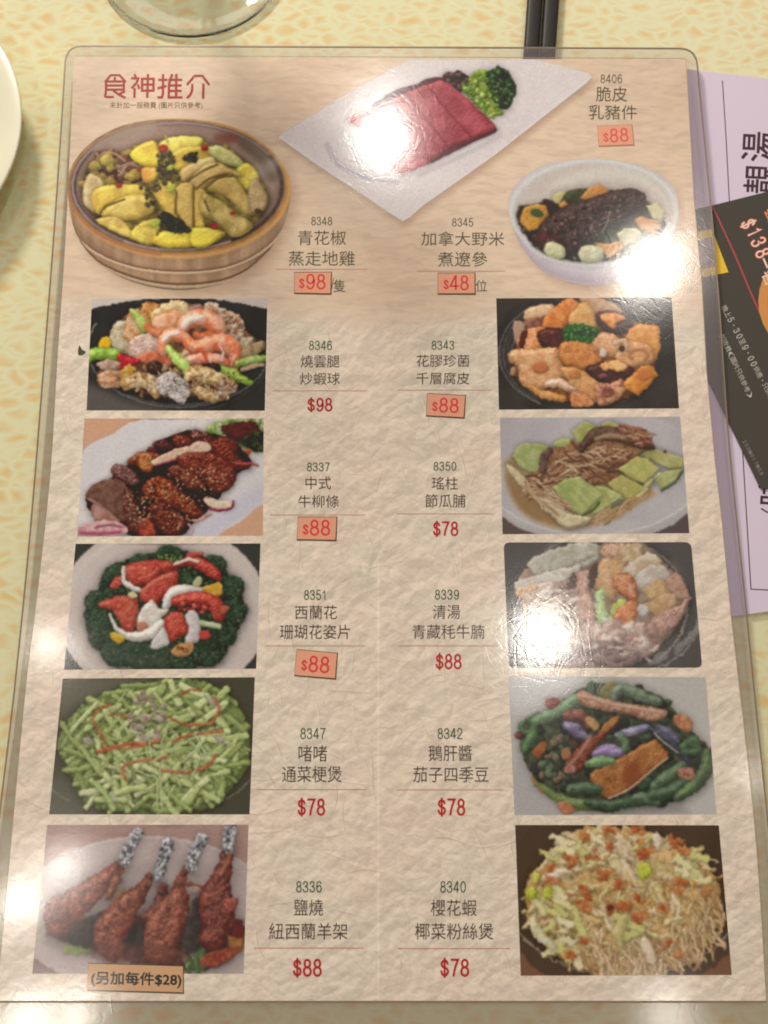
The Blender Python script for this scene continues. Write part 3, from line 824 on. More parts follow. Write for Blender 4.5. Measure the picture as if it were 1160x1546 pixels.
def pic_greens(p):
    p.C[:] = hexc('3a3533')
    p.rag = 0.5
    p.f([(110, 40), (600, 40), (420, 120), (200, 200), (110, 240)], '5a5450', R=0, sh=0, soft=60)
    p.f([(40, 560), (220, 620), (300, 750), (40, 750)], '4c4844', R=0, sh=0, soft=50)
    p.arc(560, 350, 620, 420, 28, 50, 2.5, '8a8480', R=0)
    p.arc(560, 350, 640, 430, 130, 142, 2.5, '8a8480', R=0)
    G = [(90, 380), (170, 230), (300, 150), (500, 80), (780, 50), (950, 120), (1030, 200), (1075, 320), (1070, 500), (960, 640), (860, 720), (640, 750), (420, 740), (240, 690), (140, 500)]
    p.f(G, '74864a', '5a6c38', R=50, ts=40, sh=.5, so=20, wob=12)
    cols = ['8c9e56', '9aab62', '7c9050', 'a8b774', '6e8248', '94a65e']
    Gi = [(585 + (x - 585) * .88, 400 + (y - 400) * .88) for x, y in G]
    p.strands(330, Gi, cols, (70, 170), (7, 14), ang=(-65, 65), bend=.2, spec=.08, ts=30, sh=.5)
    for (a, b, c, d) in ((120, 400, 190, 240), (130, 440, 220, 330), (150, 480, 240, 400), (230, 620, 260, 500), (180, 520, 230, 620), (270, 660, 460, 730), (490, 720, 560, 650), (860, 560, 850, 670), (880, 540, 885, 670), (915, 480, 910, 660), (940, 430, 935, 650), (640, 610, 780, 700), (620, 740, 780, 690), (1000, 360, 1070, 300), (960, 500, 1070, 480), (870, 90, 1010, 180), (430, 90, 610, 80), (960, 240, 1060, 330), (330, 130, 480, 110), (220, 220, 330, 170), (520, 650, 600, 560), (460, 640, 560, 560), (640, 180, 840, 170), (640, 240, 830, 240), (220, 440, 340, 460)):
        p.k([(a, b), ((a + c) / 2 + 6, (b + d) / 2), (c, d)], p.rs.uniform(13, 18), p.rs.choice(['8ea058', '9cae66', '80944e']), '768a4c', spec=.15, ts=30)
    p.strands(105, Gi, ['aebc74', '9fb066', 'bcc888', '8ca055', 'c4cc94'], (120, 220), (11, 18), ang=(-60, 80), bend=.15, spec=.16, ts=40, st=3, sh=.5, R=10)
    p.strands(26, [(240, 240), (560, 140), (900, 220), (980, 400), (760, 620), (380, 620), (230, 430)], ['a3b06a', 'b5c080', '8c9e58', '74884a'], (70, 180), (4, 8), ang=(-50, 70), bend=.4, sh=.4)
    p.dots(40, [(480, 120), (640, 160), (620, 340), (480, 330)], ['b0948c', '9a8078', 'c3aca0'], (8, 16), sh=.3)
    for (x, y) in ((900, 170), (930, 365), (620, 260), (520, 300), (600, 350), (250, 370)):
        p.e(x, y, 26, 17, 'bba6a2', 'a08c8c', rot=20, wob=4, R=12)
    r = dict(sh=.35, ts=18, R=8)
    for path, w in (([(370, 185), (300, 210), (275, 270), (310, 320), (335, 380)], 10), ([(300, 425), (400, 405), (460, 385), (560, 385), (620, 365)], 14), ([(690, 375), (760, 345), (840, 330), (940, 322)], 10), ([(900, 150), (925, 200), (900, 260), (860, 285), (740, 288)], 11), ([(905, 440), (880, 490), (810, 525), (720, 530), (620, 520)], 12), ([(660, 455), (600, 465), (500, 475), (430, 510), (445, 575)], 11), ([(730, 130), (780, 105), (830, 108)], 9), ([(350, 235), (430, 240), (460, 265)], 6), ([(640, 245), (700, 265), (740, 285)], 7)):
        p.k(path, w * .62, 'b8422c', 'cf6a4c', **r)
    for k in range(5):
        p.k([(320 + k * 40, 410 + (k % 2) * 8), (400 + k * 40, 392 - (k % 3) * 8)], 4, 'c8543a', sh=.2)
    for path in ([(380, 200), (440, 125)], [(310, 250), (370, 195)], [(620, 400), (670, 275)], [(620, 500), (625, 640), (630, 720)], [(490, 515), (560, 545), (605, 570), (605, 730)], [(460, 450), (580, 425)], [(560, 310), (575, 450)], [(590, 470), (700, 400), (850, 340)], [(780, 380), (830, 440), (780, 570)], [(740, 480), (800, 420)], [(830, 440), (930, 430)], [(450, 320), (520, 330)], [(700, 600), (640, 690)], [(800, 330), (850, 440), (860, 480)]):
        p.k(path, 4.5, 'b5c585', 'c9d4a0', sh=.35)
    p.k([(370, 640), (385, 680)], 9, 'b0b8a0', sh=.2)
    p.tint(lambda X, Y, C: C * (1 - .16 * sst(350, 60, X) * 1)[..., None] + .16 * sst(350, 60, X)[..., None] * hexc('8c8a80'))


def pic_eggplant(p):
    p.C[:] = hexc('bdb3ac')
    p.f([(20, 30), (420, 30), (260, 160), (60, 220)], 'cdc8c6', R=0, sh=0, soft=60)
    p.f([(60, 480), (160, 520), (320, 740), (60, 750)], 'b0a6a2', R=0, sh=0, soft=40)
    p.f([(560, 710), (800, 680), (960, 740), (600, 760)], '9c938e', R=0, sh=0, soft=30)
    G = [(90, 400), (100, 270), (230, 210), (370, 120), (540, 70), (760, 120), (900, 230), (1000, 350), (1075, 440), (1040, 590), (900, 680), (700, 700), (520, 740), (330, 680), (160, 560)]
    p.f(G, '565a42', '40402f', R=40, sh=.35, so=20, wob=8, ts=30)
    p.dots(150, G, ['3c4a34', '2c3628', '4c5c40', '3a3230', '5a3c34'], (16, 32), sh=.4, wob=5)
    g = dict(spec=.12, ts=26)
    p.k([(100, 280), (90, 300), (120, 330), (150, 300), (130, 260)], 14, '4c6a3c', **g)
    p.k([(110, 410), (150, 340), (160, 290)], [22, 26, 16], '5c7c42', '48663a', **g)
    p.k([(170, 265), (260, 225), (380, 155)], [28, 34, 30], '66805a', '7e9a6c', **g)
    p.f([(220, 150), (290, 155), (280, 190), (230, 205)], '8c3a3a', 'a85a50', R=10)
    p.k([(450, 80), (455, 130)], 18, '4c6a44')
    p.f([(490, 130), (540, 70), (600, 80), (590, 150), (540, 160)], '9a7a48', '6a7c40', R=14)
    p.k([(570, 150), (600, 100), (690, 130), (800, 170)], [22, 26, 32, 24], '5a6a50', '76846a', **g)
    p.k([(330, 240), (400, 240), (440, 290)], [26, 30, 18], '7c3830', '9a5a4c', **g)
    p.dots(60, [(200, 380), (330, 360), (340, 560), (200, 560)], ['4e5a44', '6a7358', '38402f', '7c6a50'], (14, 24), sh=.4, wob=5)
    # aubergine
    e = dict(spec=.18, ts=24, st=3)
    p.k([(330, 290), (380, 320), (430, 350)], [24, 34, 16], '8c7a96', '5c4a6c', **e)
    p.k([(470, 440), (540, 420), (610, 430)], [20, 38, 22], '84649a', '9a80ae', **e)
    p.k([(590, 340), (660, 320), (740, 300)], [16, 24, 14], '6c6488', '9890a4', **e)
    p.k([(760, 310), (840, 350), (890, 400), (960, 480)], [14, 30, 26, 14], '4a4456', '38343f', **e)
    p.k([(800, 300), (860, 330), (900, 370)], [10, 22, 10], '7a7490', '5a5470', sh=.1, soft=8)
    p.k([(780, 330), (830, 380), (900, 430)], 5, 'a8a090', sh=0)
    # tan sticks
    t = dict(spec=.15, ts=20, wob=5, bump=6)
    p.f([(420, 265), (450, 245), (500, 285), (470, 320)], 'b07840', 'c8925a', R=10)
    p.f([(875, 250), (930, 230), (975, 280), (950, 330), (900, 300)], 'b5683c', 'cc8a5c', R=14)
    p.f([(380, 125), (430, 115), (520, 150), (680, 185), (830, 205), (835, 250), (760, 270), (620, 230), (480, 210), (400, 180)], '9a5c40', 'bf8a6c', R=22, **t)
    p.k([(420, 140), (560, 180), (700, 205), (820, 225)], 9, 'c99a80', sh=0, soft=8)
    p.f([(310, 520), (330, 470), (400, 390), (480, 330), (540, 270), (590, 240), (600, 265), (540, 340), (470, 410), (420, 500), (370, 545)], '8c3c24', '6a2a1c', R=24, **t)
    p.f([(500, 320), (560, 250), (600, 250), (540, 320)], 'b0682c', 'c07c3c', R=12, sh=0)
    p.k([(340, 500), (400, 430), (450, 350)], 8, 'b87868', sh=0, soft=8)
    p.e(345, 520, 30, 22, '9a5a4c', 'b88478', R=12, sh=.1)
    p.f([(445, 545), (560, 480), (760, 370), (800, 380), (850, 455), (760, 520), (640, 620), (540, 670), (500, 640)], 'b0682c', '9c5420', R=18, ts=34, bump=5, spec=.15, wob=5, sh=.6)
    p.f([(610, 540), (680, 460), (700, 500), (720, 560), (640, 610)], '8a3c1e', R=0, sh=0, soft=20, a=.8)
    p.k([(545, 668), (650, 618), (760, 525), (848, 458)], 5, 'd6a884', sh=0)
    p.dots(16, [(500, 560), (600, 560), (560, 630)], ['8c4a1c', 'a8602a'], (4, 8), sh=0)
    # greens in front
    p.k([(440, 490), (500, 475), (560, 475)], [20, 28, 18], '66864c', '7c9c60', **g)
    p.k([(610, 350), (630, 380), (625, 410)], 20, '5c7450', **g)
    p.k([(170, 590), (260, 650), (340, 690), (440, 700)], [14, 22, 28, 30], '7e8c48', '64743e', **g)
    p.k([(345, 620), (420, 610), (490, 620)], [26, 32, 22], '56694a', '46563c', **g)
    p.k([(440, 690), (560, 700), (680, 680), (800, 680)], [22, 26, 26, 22], '384c34', '4a6040', **g)
    p.k([(680, 660), (740, 665), (800, 690)], [20, 28, 12], '6a7c5c', '54684a', **g)
    p.k([(780, 600), (840, 560), (920, 500)], [26, 34, 26], '4a5c3e', '5c704c', **g)
    p.k([(770, 650), (860, 630), (960, 560)], [26, 34, 26], '42533a', '546644', **g)
    p.k([(900, 660), (1000, 580), (1050, 500), (1050, 430)], [24, 34, 36, 22], '5c7440', '4c5c3c', **g)
    p.k([(930, 400), (980, 370), (1000, 400)], [24, 28, 18], '4c6840', **g)
    p.k([(960, 380), (1010, 420), (930, 430)], 18, '42583a', **g)
    p.f([(900, 515), (975, 510), (978, 570), (905, 560)], 'b87c60', '8c4c38', R=10)
    p.f([(150, 420), (200, 375), (230, 390), (190, 460), (160, 450)], 'b0602f', '98481f', R=12)
    p.f([(300, 420), (340, 400), (350, 450), (310, 470)], 'a8683c', R=12)
    p.f([(280, 690), (340, 690), (370, 735), (310, 750)], 'b5603c', 'c87c58', R=8)
    p.e(70, 343, 14, 10, '9a3c34', R=6, sh=.1)
    p.k([(150, 560), (170, 590), (200, 630)], 6, 'a07038', sh=.1)


def pic_lamb(p):
    p.C[:] = hexc('a98478')
    p.rag = 0.55
    p.e(590, 490, 640, 402, 'b5a29c', 'bcaaa4', R=0, sh=0, ts=300, soft=5)
    p.arc(590, 490, 635, 398, 200, 340, 5, 'c8b8b2', R=0)
    p.f([(80, 330), (120, 400), (100, 640), (60, 560)], 'c4b4a6', R=0, sh=0, soft=50)
    p.flat([(32, 675), (100, 720), (180, 765), (25, 765)], '8a685c', soft=3)
    p.f([(500, 300), (800, 250), (760, 400), (600, 400)], 'bcaaa6', R=0, sh=0, soft=60)
    p.f([(100, 560), (330, 640), (700, 740), (940, 720), (1060, 600), (1000, 500), (300, 480)], '6a4036', '50302a', R=20, sh=.3, so=26, soft=12, wob=8)
    p.f([(185, 630), (240, 622), (320, 640), (300, 662), (190, 660)], '9aa858', '84944a', R=10)
    p.f([(760, 640), (840, 620), (900, 700), (830, 745), (770, 720)], '7a8c58', '4c6038', R=14, wob=8)
    p.strands(22, [(770, 640), (860, 640), (850, 740), (790, 740)], ['6f8a4c', '94a870', '4a6034'], (50, 90), (6, 10), ang=(60, 120))
    p.f([(840, 690), (900, 650), (1000, 620), (1060, 560), (1050, 640), (930, 720), (860, 720)], '9c3a2c', 'b85a34', R=14, ts=14, wob=8)
    p.f([(980, 580), (1050, 570), (1050, 620), (990, 635)], 'c07c3c', 'a85a2c', R=12, wob=5)
    p.f([(990, 490), (1050, 500), (1050, 580), (990, 560)], '8a2c2a', '6a1c20', R=12, wob=8)
    p.f([(420, 400), (460, 350), (500, 360), (490, 410), (430, 415)], 'c08a50', 'b07040', R=12, wob=5)
    p.e(505, 362, 28, 18, '8a9a50', R=10, wob=4)
    p.f([(630, 330), (670, 320), (690, 400), (650, 370)], 'b87c64', R=10, wob=4)
    p.k([(780, 322), (845, 330), (850, 365)], 9, 'a0503c')
    p.e(815, 350, 30, 20, 'c0a098', R=10, sh=.1)
    m = dict(ts=22, bump=7, bs=13, spec=.26, sk=16, wob=8, ws=26, sh=.4)

    def chop(path, r, c, c2):
        p.k(path, r, c, c2, R=50, **m)
        P = smooth([(x, y, q) for (x, y), q in zip(path, r)], 6, False)
        for x, y, q in P:
            for _ in range(2):
                t = p.rs.uniform(-.8, .8)
                u = p.rs.uniform(-.8, .8)
                p.e(x + t * q, y + u * q, p.rs.uniform(5, 12), p.rs.uniform(5, 10), p.rs.choice(['98604c', '5c2a20', 'a0705c', '74382c']), rot=p.rs.uniform(0, 180), R=7, so=4, sh=.2, a=.6, soft=5)
    p.f([(200, 600), (260, 520), (400, 440), (500, 480), (540, 560), (480, 660), (330, 640)], '3c3430', '2e2826', R=30, soft=10)
    chop([(455, 235), (420, 270), (320, 350), (230, 420), (160, 460), (150, 520)], [26, 40, 58, 74, 74, 60], '944630', '6a2a1e')
    p.k([(440, 300), (400, 390)], [26, 14], '8a4c34', '6a3426', **m)
    chop([(595, 285), (570, 340), (500, 420), (440, 500), (400, 580), (420, 640)], [18, 32, 60, 78, 76, 60], '90442e', '642a1e')
    p.f([(540, 560), (640, 400), (660, 440), (560, 690), (500, 690)], '443832', '34302c', R=20, soft=10)
    chop([(665, 340), (650, 420), (600, 480)], [24, 36, 40], '86483a', '6a3228')
    chop([(780, 250), (745, 320), (740, 400), (700, 480), (660, 560), (650, 640)], [22, 26, 56, 84, 86, 76], '964a34', '6c3022')
    p.f([(770, 560), (810, 400), (850, 420), (860, 600), (800, 660), (760, 650)], '48403a', '38322e', R=20, soft=10)
    chop([(978, 155), (965, 230), (940, 320), (920, 400), (930, 480), (900, 580)], [20, 36, 56, 84, 84, 64], '7c3628', '561f1a')
    p.f([(960, 400), (1025, 395), (1020, 440), (980, 460)], '8a3c2c', R=14, **{**m, 'sh': .2})
    p.k([(985, 160), (985, 200), (960, 250)], 10, 'a8603c', sh=0, soft=6)
    p.f([(330, 600), (760, 640), (760, 700), (380, 700)], '7a4438', '5c3028', R=0, sh=0, soft=16, a=.5)
    # foil
    for path in ([(545, 75), (505, 140), (475, 215)], [(690, 125), (665, 200), (640, 285)], [(855, 95), (825, 160), (800, 235)], [(993, 30), (990, 90), (985, 150)]):
        p.k(path, [28, 32, 26], 'a8a8ac', '6c6c72', ts=12, R=20, bump=18, bs=10, spec=.5, sk=8, wob=5)
        P = smooth(path, 8, False)
        for x, y in P:
            for _ in range(4):
                p.e(x + p.rs.uniform(-24, 24), y + p.rs.uniform(-10, 10), p.rs.uniform(4, 10), p.rs.uniform(3, 7), p.rs.choice(['d8dade', '55565c', 'c4c6ca', '3c3d42', 'f0f0f2', '85868c']), rot=p.rs.uniform(0, 180), R=5, so=3, sh=.3)
    p.tint(lambda X, Y, C: C * .9 + .1 * hexc('b09a90'))


def pic_noodles(p):
    p.C[:] = hexc('3a3331')
    p.rag = 0.9
    p.f([(55, 640), (60, 780), (260, 780), (160, 740)], '6a4c44', R=0, sh=0, soft=4)
    p.f([(1120, 660), (1000, 740), (930, 780), (1120, 780)], '6a4a42', R=0, sh=0, soft=4)
    p.e(590, 330, 600, 440, '38312f', '2e2928', R=0, sh=0, ts=200, soft=6)
    p.arc(590, 330, 598, 440, 30, 150, 5, '8c8486', R=0)
    p.arc(590, 300, 540, 420, 110, 165, 3, '5c5454', R=0)
    p.arc(90, 60, 60, 50, 180, 260, 2.5, '6a6462', R=0)
    G = [(110, 420), (130, 280), (220, 190), (360, 60), (500, 45), (700, 60), (860, 130), (950, 180), (1040, 290), (1060, 480), (1000, 600), (900, 700), (700, 755), (480, 755), (300, 700), (150, 540)]
    p.f(G, 'ceac76', 'b48a58', R=60, ts=40, sh=.5, so=20, wob=14)
    cols = ['dcc088', 'e6d0a0', 'cdaa70', 'ead9b2', 'c09864', 'dab474']
    Gi = [(585 + (x - 585) * .9, 400 + (y - 400) * .9) for x, y in G]
    p.strands(300, Gi, cols, (80, 200), (3.5, 7), ang=(0, 180), bend=.7, sh=.25)
    cab = ['dcd69c', 'e6dcb0', 'c9c878', 'eadfc0', 'e0cc98', 'e2d4a6']

    def cabb(x, y, q):
        a = q.uniform(-70, 70)
        l = q.uniform(28, 56)
        dx, dy = math.cos(math.radians(a)) * l, math.sin(math.radians(a)) * l
        p.k([(x - dx, y - dy), (x + q.uniform(-10, 10), y + q.uniform(-10, 10)), (x + dx, y + dy)], [q.uniform(5, 10), q.uniform(9, 16), q.uniform(4, 9)], q.choice(cab), q.choice(cab), wob=7, ws=18, spec=.08, ts=14, sh=.3, soft=5, a=.9)
    p.dots(90, Gi, ['d6b070', 'cf9858', 'c88450', 'd9c088', 'c9a860'], (18, 40), sh=.15, soft=14, a=.55, wob=10)
    p.strands(160, Gi, cols, (60, 140), (3, 6), ang=(0, 180), bend=.7, sh=.35)
    wide = ['e6dcae', 'dccf98', 'ead9b4', 'e2c890', 'd8b87c', 'efe4c4', 'd4d090', 'e4bc84']
    for n_, w_ in ((46, (14, 24)), (60, (9, 16))):
        p.strands(n_, Gi, wide, (90, 170), w_, ang=(-20, 110), bend=.5, sh=.3, soft=7, wob=9, ws=34, a=.85, ts=26, spec=.1, R=8)
    p.strands(90, Gi, cols, (60, 140), (3, 5), ang=(0, 180), bend=.7, sh=.25, a=.8)
    p.many(26, Gi, cabb)
    for R_, n in (([(200, 180), (360, 60), (520, 70), (420, 160), (260, 260)], 16), ([(120, 440), (240, 330), (400, 560), (360, 680), (240, 660), (160, 560)], 30), ([(560, 440), (660, 450), (640, 600), (560, 560)], 8), ([(820, 180), (940, 170), (1040, 300), (960, 330), (860, 260)], 16), ([(860, 520), (960, 560), (920, 600)], 4)):
        p.many(n // 2, R_, cabb)
        p.strands(n // 2, R_, ['dfe0a8', 'e8e4c0', 'ccd488'], (60, 110), (12, 20), ang=(-30, 80), sh=.3, soft=6, wob=8, R=8)
    p.strands(120, [(380, 700), (460, 600), (560, 680), (760, 640), (900, 560), (1020, 400), (1040, 560), (900, 700), (660, 755)], ['dcc09c', 'c4a27c', 'e4ccaa', 'a5835f', 'd0b490'], (90, 190), (4, 8), ang=(30, 110), bend=.5, sh=.45)
    for (x, y, w) in ((135, 365, 30), (215, 365, 26), (690, 260, 34), (160, 290, 22)):
        p.e(x, y, w, w * 1.25, '9ab02e' if x != 160 else 'd0c890', 'b8c84a', wob=6, rot=20, spec=.1, R=18)
    p.k([(150, 500), (160, 550), (210, 600), (240, 630)], [18, 24, 22, 14], 'd9d8d0', 'c4c89a', spec=.1)
    p.k([(200, 300), (260, 275), (320, 265)], [18, 26, 16], 'dcd0c0', 'cbb8a0', spec=.1)
    p.k([(690, 590), (705, 640), (725, 700)], [16, 24, 16], 'd9c9b0', 'e6dac8')
    p.k([(560, 130), (590, 170), (620, 200)], [18, 24, 12], 'ded4c4', 'cbbb9c')
    p.k([(745, 90), (750, 140)], [20, 16], 'e0d8c8')
    p.k([(590, 490), (560, 560), (580, 620)], [24, 30, 12], 'd0cc9c', 'b8b878')
    red = ['c8683e', 'bc5230', 'd68452', 'a84028', 'da9058']
    for (x, y, n, s) in ((520, 60, 7, 34), (395, 90, 4, 20), (350, 200, 12, 46), (450, 180, 5, 28), (650, 60, 8, 40), (700, 160, 14, 50), (830, 120, 8, 40), (880, 160, 5, 24), (500, 270, 9, 44), (570, 320, 7, 34), (380, 380, 10, 46), (400, 430, 6, 30), (530, 440, 5, 34), (600, 425, 5, 26), (660, 470, 10, 40), (860, 330, 12, 54), (650, 390, 5, 26), (330, 665, 7, 28), (395, 590, 4, 16), (800, 600, 6, 30), (850, 660, 4, 24), (240, 310, 5, 30), (230, 235, 3, 20), (520, 130, 4, 24), (780, 430, 4, 30)):
        for _ in range(n):
            a = p.rs.uniform(-60, 90)
            l = p.rs.uniform(8, 20)
            dx, dy = math.cos(math.radians(a)) * l, math.sin(math.radians(a)) * l
            X0, Y0 = x + p.rs.gauss(0, s * .5), y + p.rs.gauss(0, s * .35)
            p.k([(X0 - dx, Y0 - dy), (X0, Y0 + 5), (X0 + dx, Y0 + dy)], [5, 10, 5], p.rs.choice(red), p.rs.choice(red), wob=6, ws=14, sh=.2, soft=6, a=.85)
    p.e(520, 435, 16, 13, '5c1c28', R=8)
    p.e(250, 575, 15, 13, '6a6a3c', R=8)
    p.e(330, 580, 12, 11, '6a7048', R=8)
TUB = [(68, 690), (75, 610), (120, 530), (200, 455), (320, 395), (450, 370), (580, 364), (720, 375), (850, 410), (960, 470), (1040, 545), (1085, 620), (1097, 690), (1085, 790), (1045, 900), (975, 1000), (880, 1080), (760, 1130), (620, 1154), (500, 1148), (370, 1118), (250, 1060), (160, 980), (105, 890), (80, 800)]
PLATE = [(35, 440), (40, 425), (300, 265), (560, 118), (620, 88), (1180, 88), (1290, 112), (1425, 150), (1438, 165), (1420, 190), (1000, 520), (680, 745), (625, 795), (590, 815), (555, 795), (400, 690), (200, 560)]
CASS = [(78, 690), (85, 640), (130, 580), (210, 530), (320, 503), (430, 497), (540, 505), (640, 530), (720, 570), (770, 620), (787, 690), (785, 760), (760, 830), (720, 900), (650, 965), (560, 1005), (440, 1025), (320, 1010), (220, 965), (150, 890), (110, 820), (85, 750)]


def pic_tub(p):
    p.C[:] = hexc('c9a98c')
    p.rag = 0.22
    # staves and hoops
    p.f(TUB, 'b48c6c', '9e7858', R=0, sh=0, ts=60, st=3, ang=90, soft=3)

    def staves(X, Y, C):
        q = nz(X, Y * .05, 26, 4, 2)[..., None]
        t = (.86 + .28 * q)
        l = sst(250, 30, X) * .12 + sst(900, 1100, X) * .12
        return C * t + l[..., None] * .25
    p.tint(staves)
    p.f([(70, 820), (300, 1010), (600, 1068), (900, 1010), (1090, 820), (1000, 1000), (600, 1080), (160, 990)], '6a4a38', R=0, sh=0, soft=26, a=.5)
    P1 = [(72, 850), (110, 910), (200, 985), (330, 1040), (470, 1068), (620, 1074), (780, 1058), (920, 1005), (1020, 930), (1075, 850)]
    p.k([(x, y - 7) for x, y in P1], 5, '6a4634', R=0, sh=0)
    p.k(P1, 5, 'd8b894', R=0, sh=0)
    P2 = [(120, 930), (200, 1020), (330, 1085), (470, 1122), (620, 1132), (780, 1112), (900, 1060), (1000, 970)]
    p.k([(x, y - 5) for x, y in P2], 5, '5c4030', R=0, sh=0)
    p.k([(x, y + 5) for x, y in P2], 5, 'cba888', R=0, sh=0)
    p.k([(120, 950), (200, 1040), (330, 1102), (470, 1142), (620, 1152), (780, 1132), (900, 1080), (1000, 990)], 6, '7a6a52', R=0, sh=0)
    # rim
    p.e(583, 682, 514, 318, 'c58a4a', 'b57538', R=0, sh=.25, ts=50, soft=3)
    p.arc(583, 690, 506, 312, 20, 160, 9, 'd69a58', R=0, soft=8)
    p.arc(583, 682, 508, 312, -80, 20, 7, 'd99c4c', R=0, soft=8)
    p.arc(583, 682, 508, 312, 100, 180, 8, 'b0704a', R=0, soft=8)
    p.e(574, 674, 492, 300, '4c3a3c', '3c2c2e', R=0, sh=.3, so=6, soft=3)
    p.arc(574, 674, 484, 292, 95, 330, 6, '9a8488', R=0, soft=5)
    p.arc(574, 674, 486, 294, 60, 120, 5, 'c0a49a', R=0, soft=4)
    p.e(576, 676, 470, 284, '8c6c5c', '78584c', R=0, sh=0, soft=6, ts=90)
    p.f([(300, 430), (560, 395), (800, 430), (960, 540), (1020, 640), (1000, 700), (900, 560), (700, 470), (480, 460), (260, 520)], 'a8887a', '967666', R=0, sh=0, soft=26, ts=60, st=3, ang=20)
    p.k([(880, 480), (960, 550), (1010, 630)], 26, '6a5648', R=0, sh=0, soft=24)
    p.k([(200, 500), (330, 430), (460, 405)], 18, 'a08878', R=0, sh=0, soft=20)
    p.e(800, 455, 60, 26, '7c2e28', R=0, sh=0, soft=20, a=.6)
    # the bed
    F = [(140, 700), (170, 600), (260, 530), (380, 500), (560, 455), (700, 470), (860, 540), (960, 640), (990, 740), (940, 840), (820, 910), (620, 950), (460, 945), (320, 900), (200, 820)]
    p.f(F, 'b0923c', '7c6230', R=30, sh=.4, wob=8, ts=30)
    p.f([(200, 560), (215, 510), (300, 520), (400, 560), (420, 640), (340, 670), (240, 640)], '7a4838', '5a3028', R=26, ts=16, wob=12, bump=14, bs=12)
    p.strands(34, [(200, 520), (400, 560), (400, 660), (240, 640)], ['98644c', '6a3c30', 'b08468', '4a2820'], (40, 90), (5, 9))
    p.dots(60, [(180, 560), (240, 620), (180, 690), (320, 880), (180, 800), (130, 680)], ['8a8060', '4a4230', 'a89a70', '3a3426'], (7, 14), sh=.3)
    p.dots(120, F, ['c4a440', 'a88a3c', 'd2b850', '8f7434', 'b89a48'], (16, 34), sh=.25, a=.9)
    y = dict(R=20, spec=.16, sk=10, wob=4, sh=.45, so=10, amb=.84, bump=2)

    p.grow = 1.1

    def ck(pts, c='c9a83a', c2='b08a30', **k):
        p.f(pts, c, c2, **{**dict(ts=34), **y, **k})
    ck([(155, 640), (180, 625), (230, 660), (220, 720), (200, 790), (150, 760), (140, 700)], 'bfa878', 'a88c58')
    ck([(360, 530), (400, 490), (440, 475), (475, 480), (495, 570), (440, 585), (390, 560)], 'd6c02c', 'c4a028')
    ck([(500, 480), (540, 455), (600, 448), (680, 458), (660, 500), (600, 510), (560, 540), (510, 520)], 'd9c546', 'c9a83c')
    ck([(520, 560), (600, 500), (700, 500), (740, 540), (640, 580), (560, 600)], 'ccab30', 'b8902a')
    ck([(720, 500), (780, 495), (850, 540), (880, 590), (820, 580), (740, 540)], 'bdb468', 'a3a058')
    ck([(850, 600), (900, 575), (940, 620), (940, 670), (900, 690), (860, 650)], 'd6c030', 'bfa028')
    ck([(590, 610), (640, 570), (720, 545), (740, 575), (650, 620), (610, 650)], 'cdaa6a', 'b8924c')
    ck([(640, 660), (680, 600), (740, 570), (820, 600), (860, 630), (780, 625), (720, 660), (680, 700)], 'c4a058', 'b08c48')
    ck([(715, 690), (780, 640), (840, 640), (880, 700), (930, 760), (950, 800), (900, 800), (850, 770), (800, 720)], 'b89a48', 'a07c38')
    ck([(410, 600), (450, 590), (490, 600), (460, 650), (420, 650)], 'd8a838', 'c8882c')
    ck([(190, 710), (230, 680), (330, 670), (420, 685), (420, 720), (330, 735), (240, 770), (220, 800), (190, 760)], 'd2b438', 'bd9430')
    ck([(240, 790), (300, 740), (400, 715), (455, 735), (460, 780), (400, 820), (300, 830), (245, 815)], 'c2a648', 'ad8c38', R=34)
    ck([(460, 690), (540, 660), (570, 700), (570, 820), (520, 790), (480, 730)], 'd3b238', 'bb9234')
    ck([(570, 690), (640, 670), (650, 760), (645, 870), (600, 830), (572, 780)], 'bc9a44', 'a88638', R=14)
    ck([(650, 700), (700, 700), (720, 760), (690, 800), (700, 860), (660, 860), (650, 780)], 'c8a43c', 'b08a34', R=16)
    ck([(700, 720), (760, 740), (840, 800), (910, 850), (880, 890), (820, 900), (760, 840), (690, 800)], 'b4984c', '8f7634', R=30)
    ck([(910, 670), (940, 650), (985, 720), (970, 780), (920, 790), (905, 730)], 'a88c58', '94784a', R=18)
    ck([(205, 830), (290, 820), (340, 860), (380, 920), (300, 890), (240, 860)], 'cbb048', 'b08c3c', R=14)
    ck([(370, 880), (420, 840), (500, 830), (490, 880), (460, 940), (380, 920)], 'c6b23a', 'ab8e30', R=16)
    ck([(470, 930), (500, 890), (580, 880), (680, 870), (780, 890), (740, 930), (640, 950), (540, 955)], 'd4bb2c', 'c09a2c', R=26)
    ck([(640, 880), (700, 870), (770, 895), (720, 945), (650, 950)], 'd0bc28', 'c8b030', R=18)
    p.grow = 1.0
    for a in ([(640, 640), (700, 600), (760, 575)], [(660, 690), (720, 640), (800, 620)], [(570, 700), (565, 800)], [(650, 680), (648, 860)], [(700, 740), (720, 790)], [(240, 770), (330, 735)], [(700, 690), (760, 640), (830, 628)], [(480, 900), (500, 860)]):
        p.k(a, 4, '6a5020', sh=.2, soft=4)
    p.f([(500, 790), (560, 810), (640, 880), (560, 890), (490, 850)], '3c3020', '2a2218', R=12, wob=8)
    p.dots(110, [(480, 640), (480, 530), (550, 520), (560, 600), (580, 640), (470, 700), (480, 790), (430, 770), (430, 690), (380, 680)], ['4c4228', '5c5034', '3a3224', '6a5c3a'], (5, 10), sh=.3)
    p.dots(36, [(600, 540), (660, 520), (660, 560), (620, 560)], ['3c3824', '2a281a', '5a5434'], (5, 9), sh=.3)
    p.dots(50, [(500, 810), (600, 850), (590, 890), (500, 860)], ['2e2a1c', '4a4630', '3a3826'], (5, 9), sh=.3)
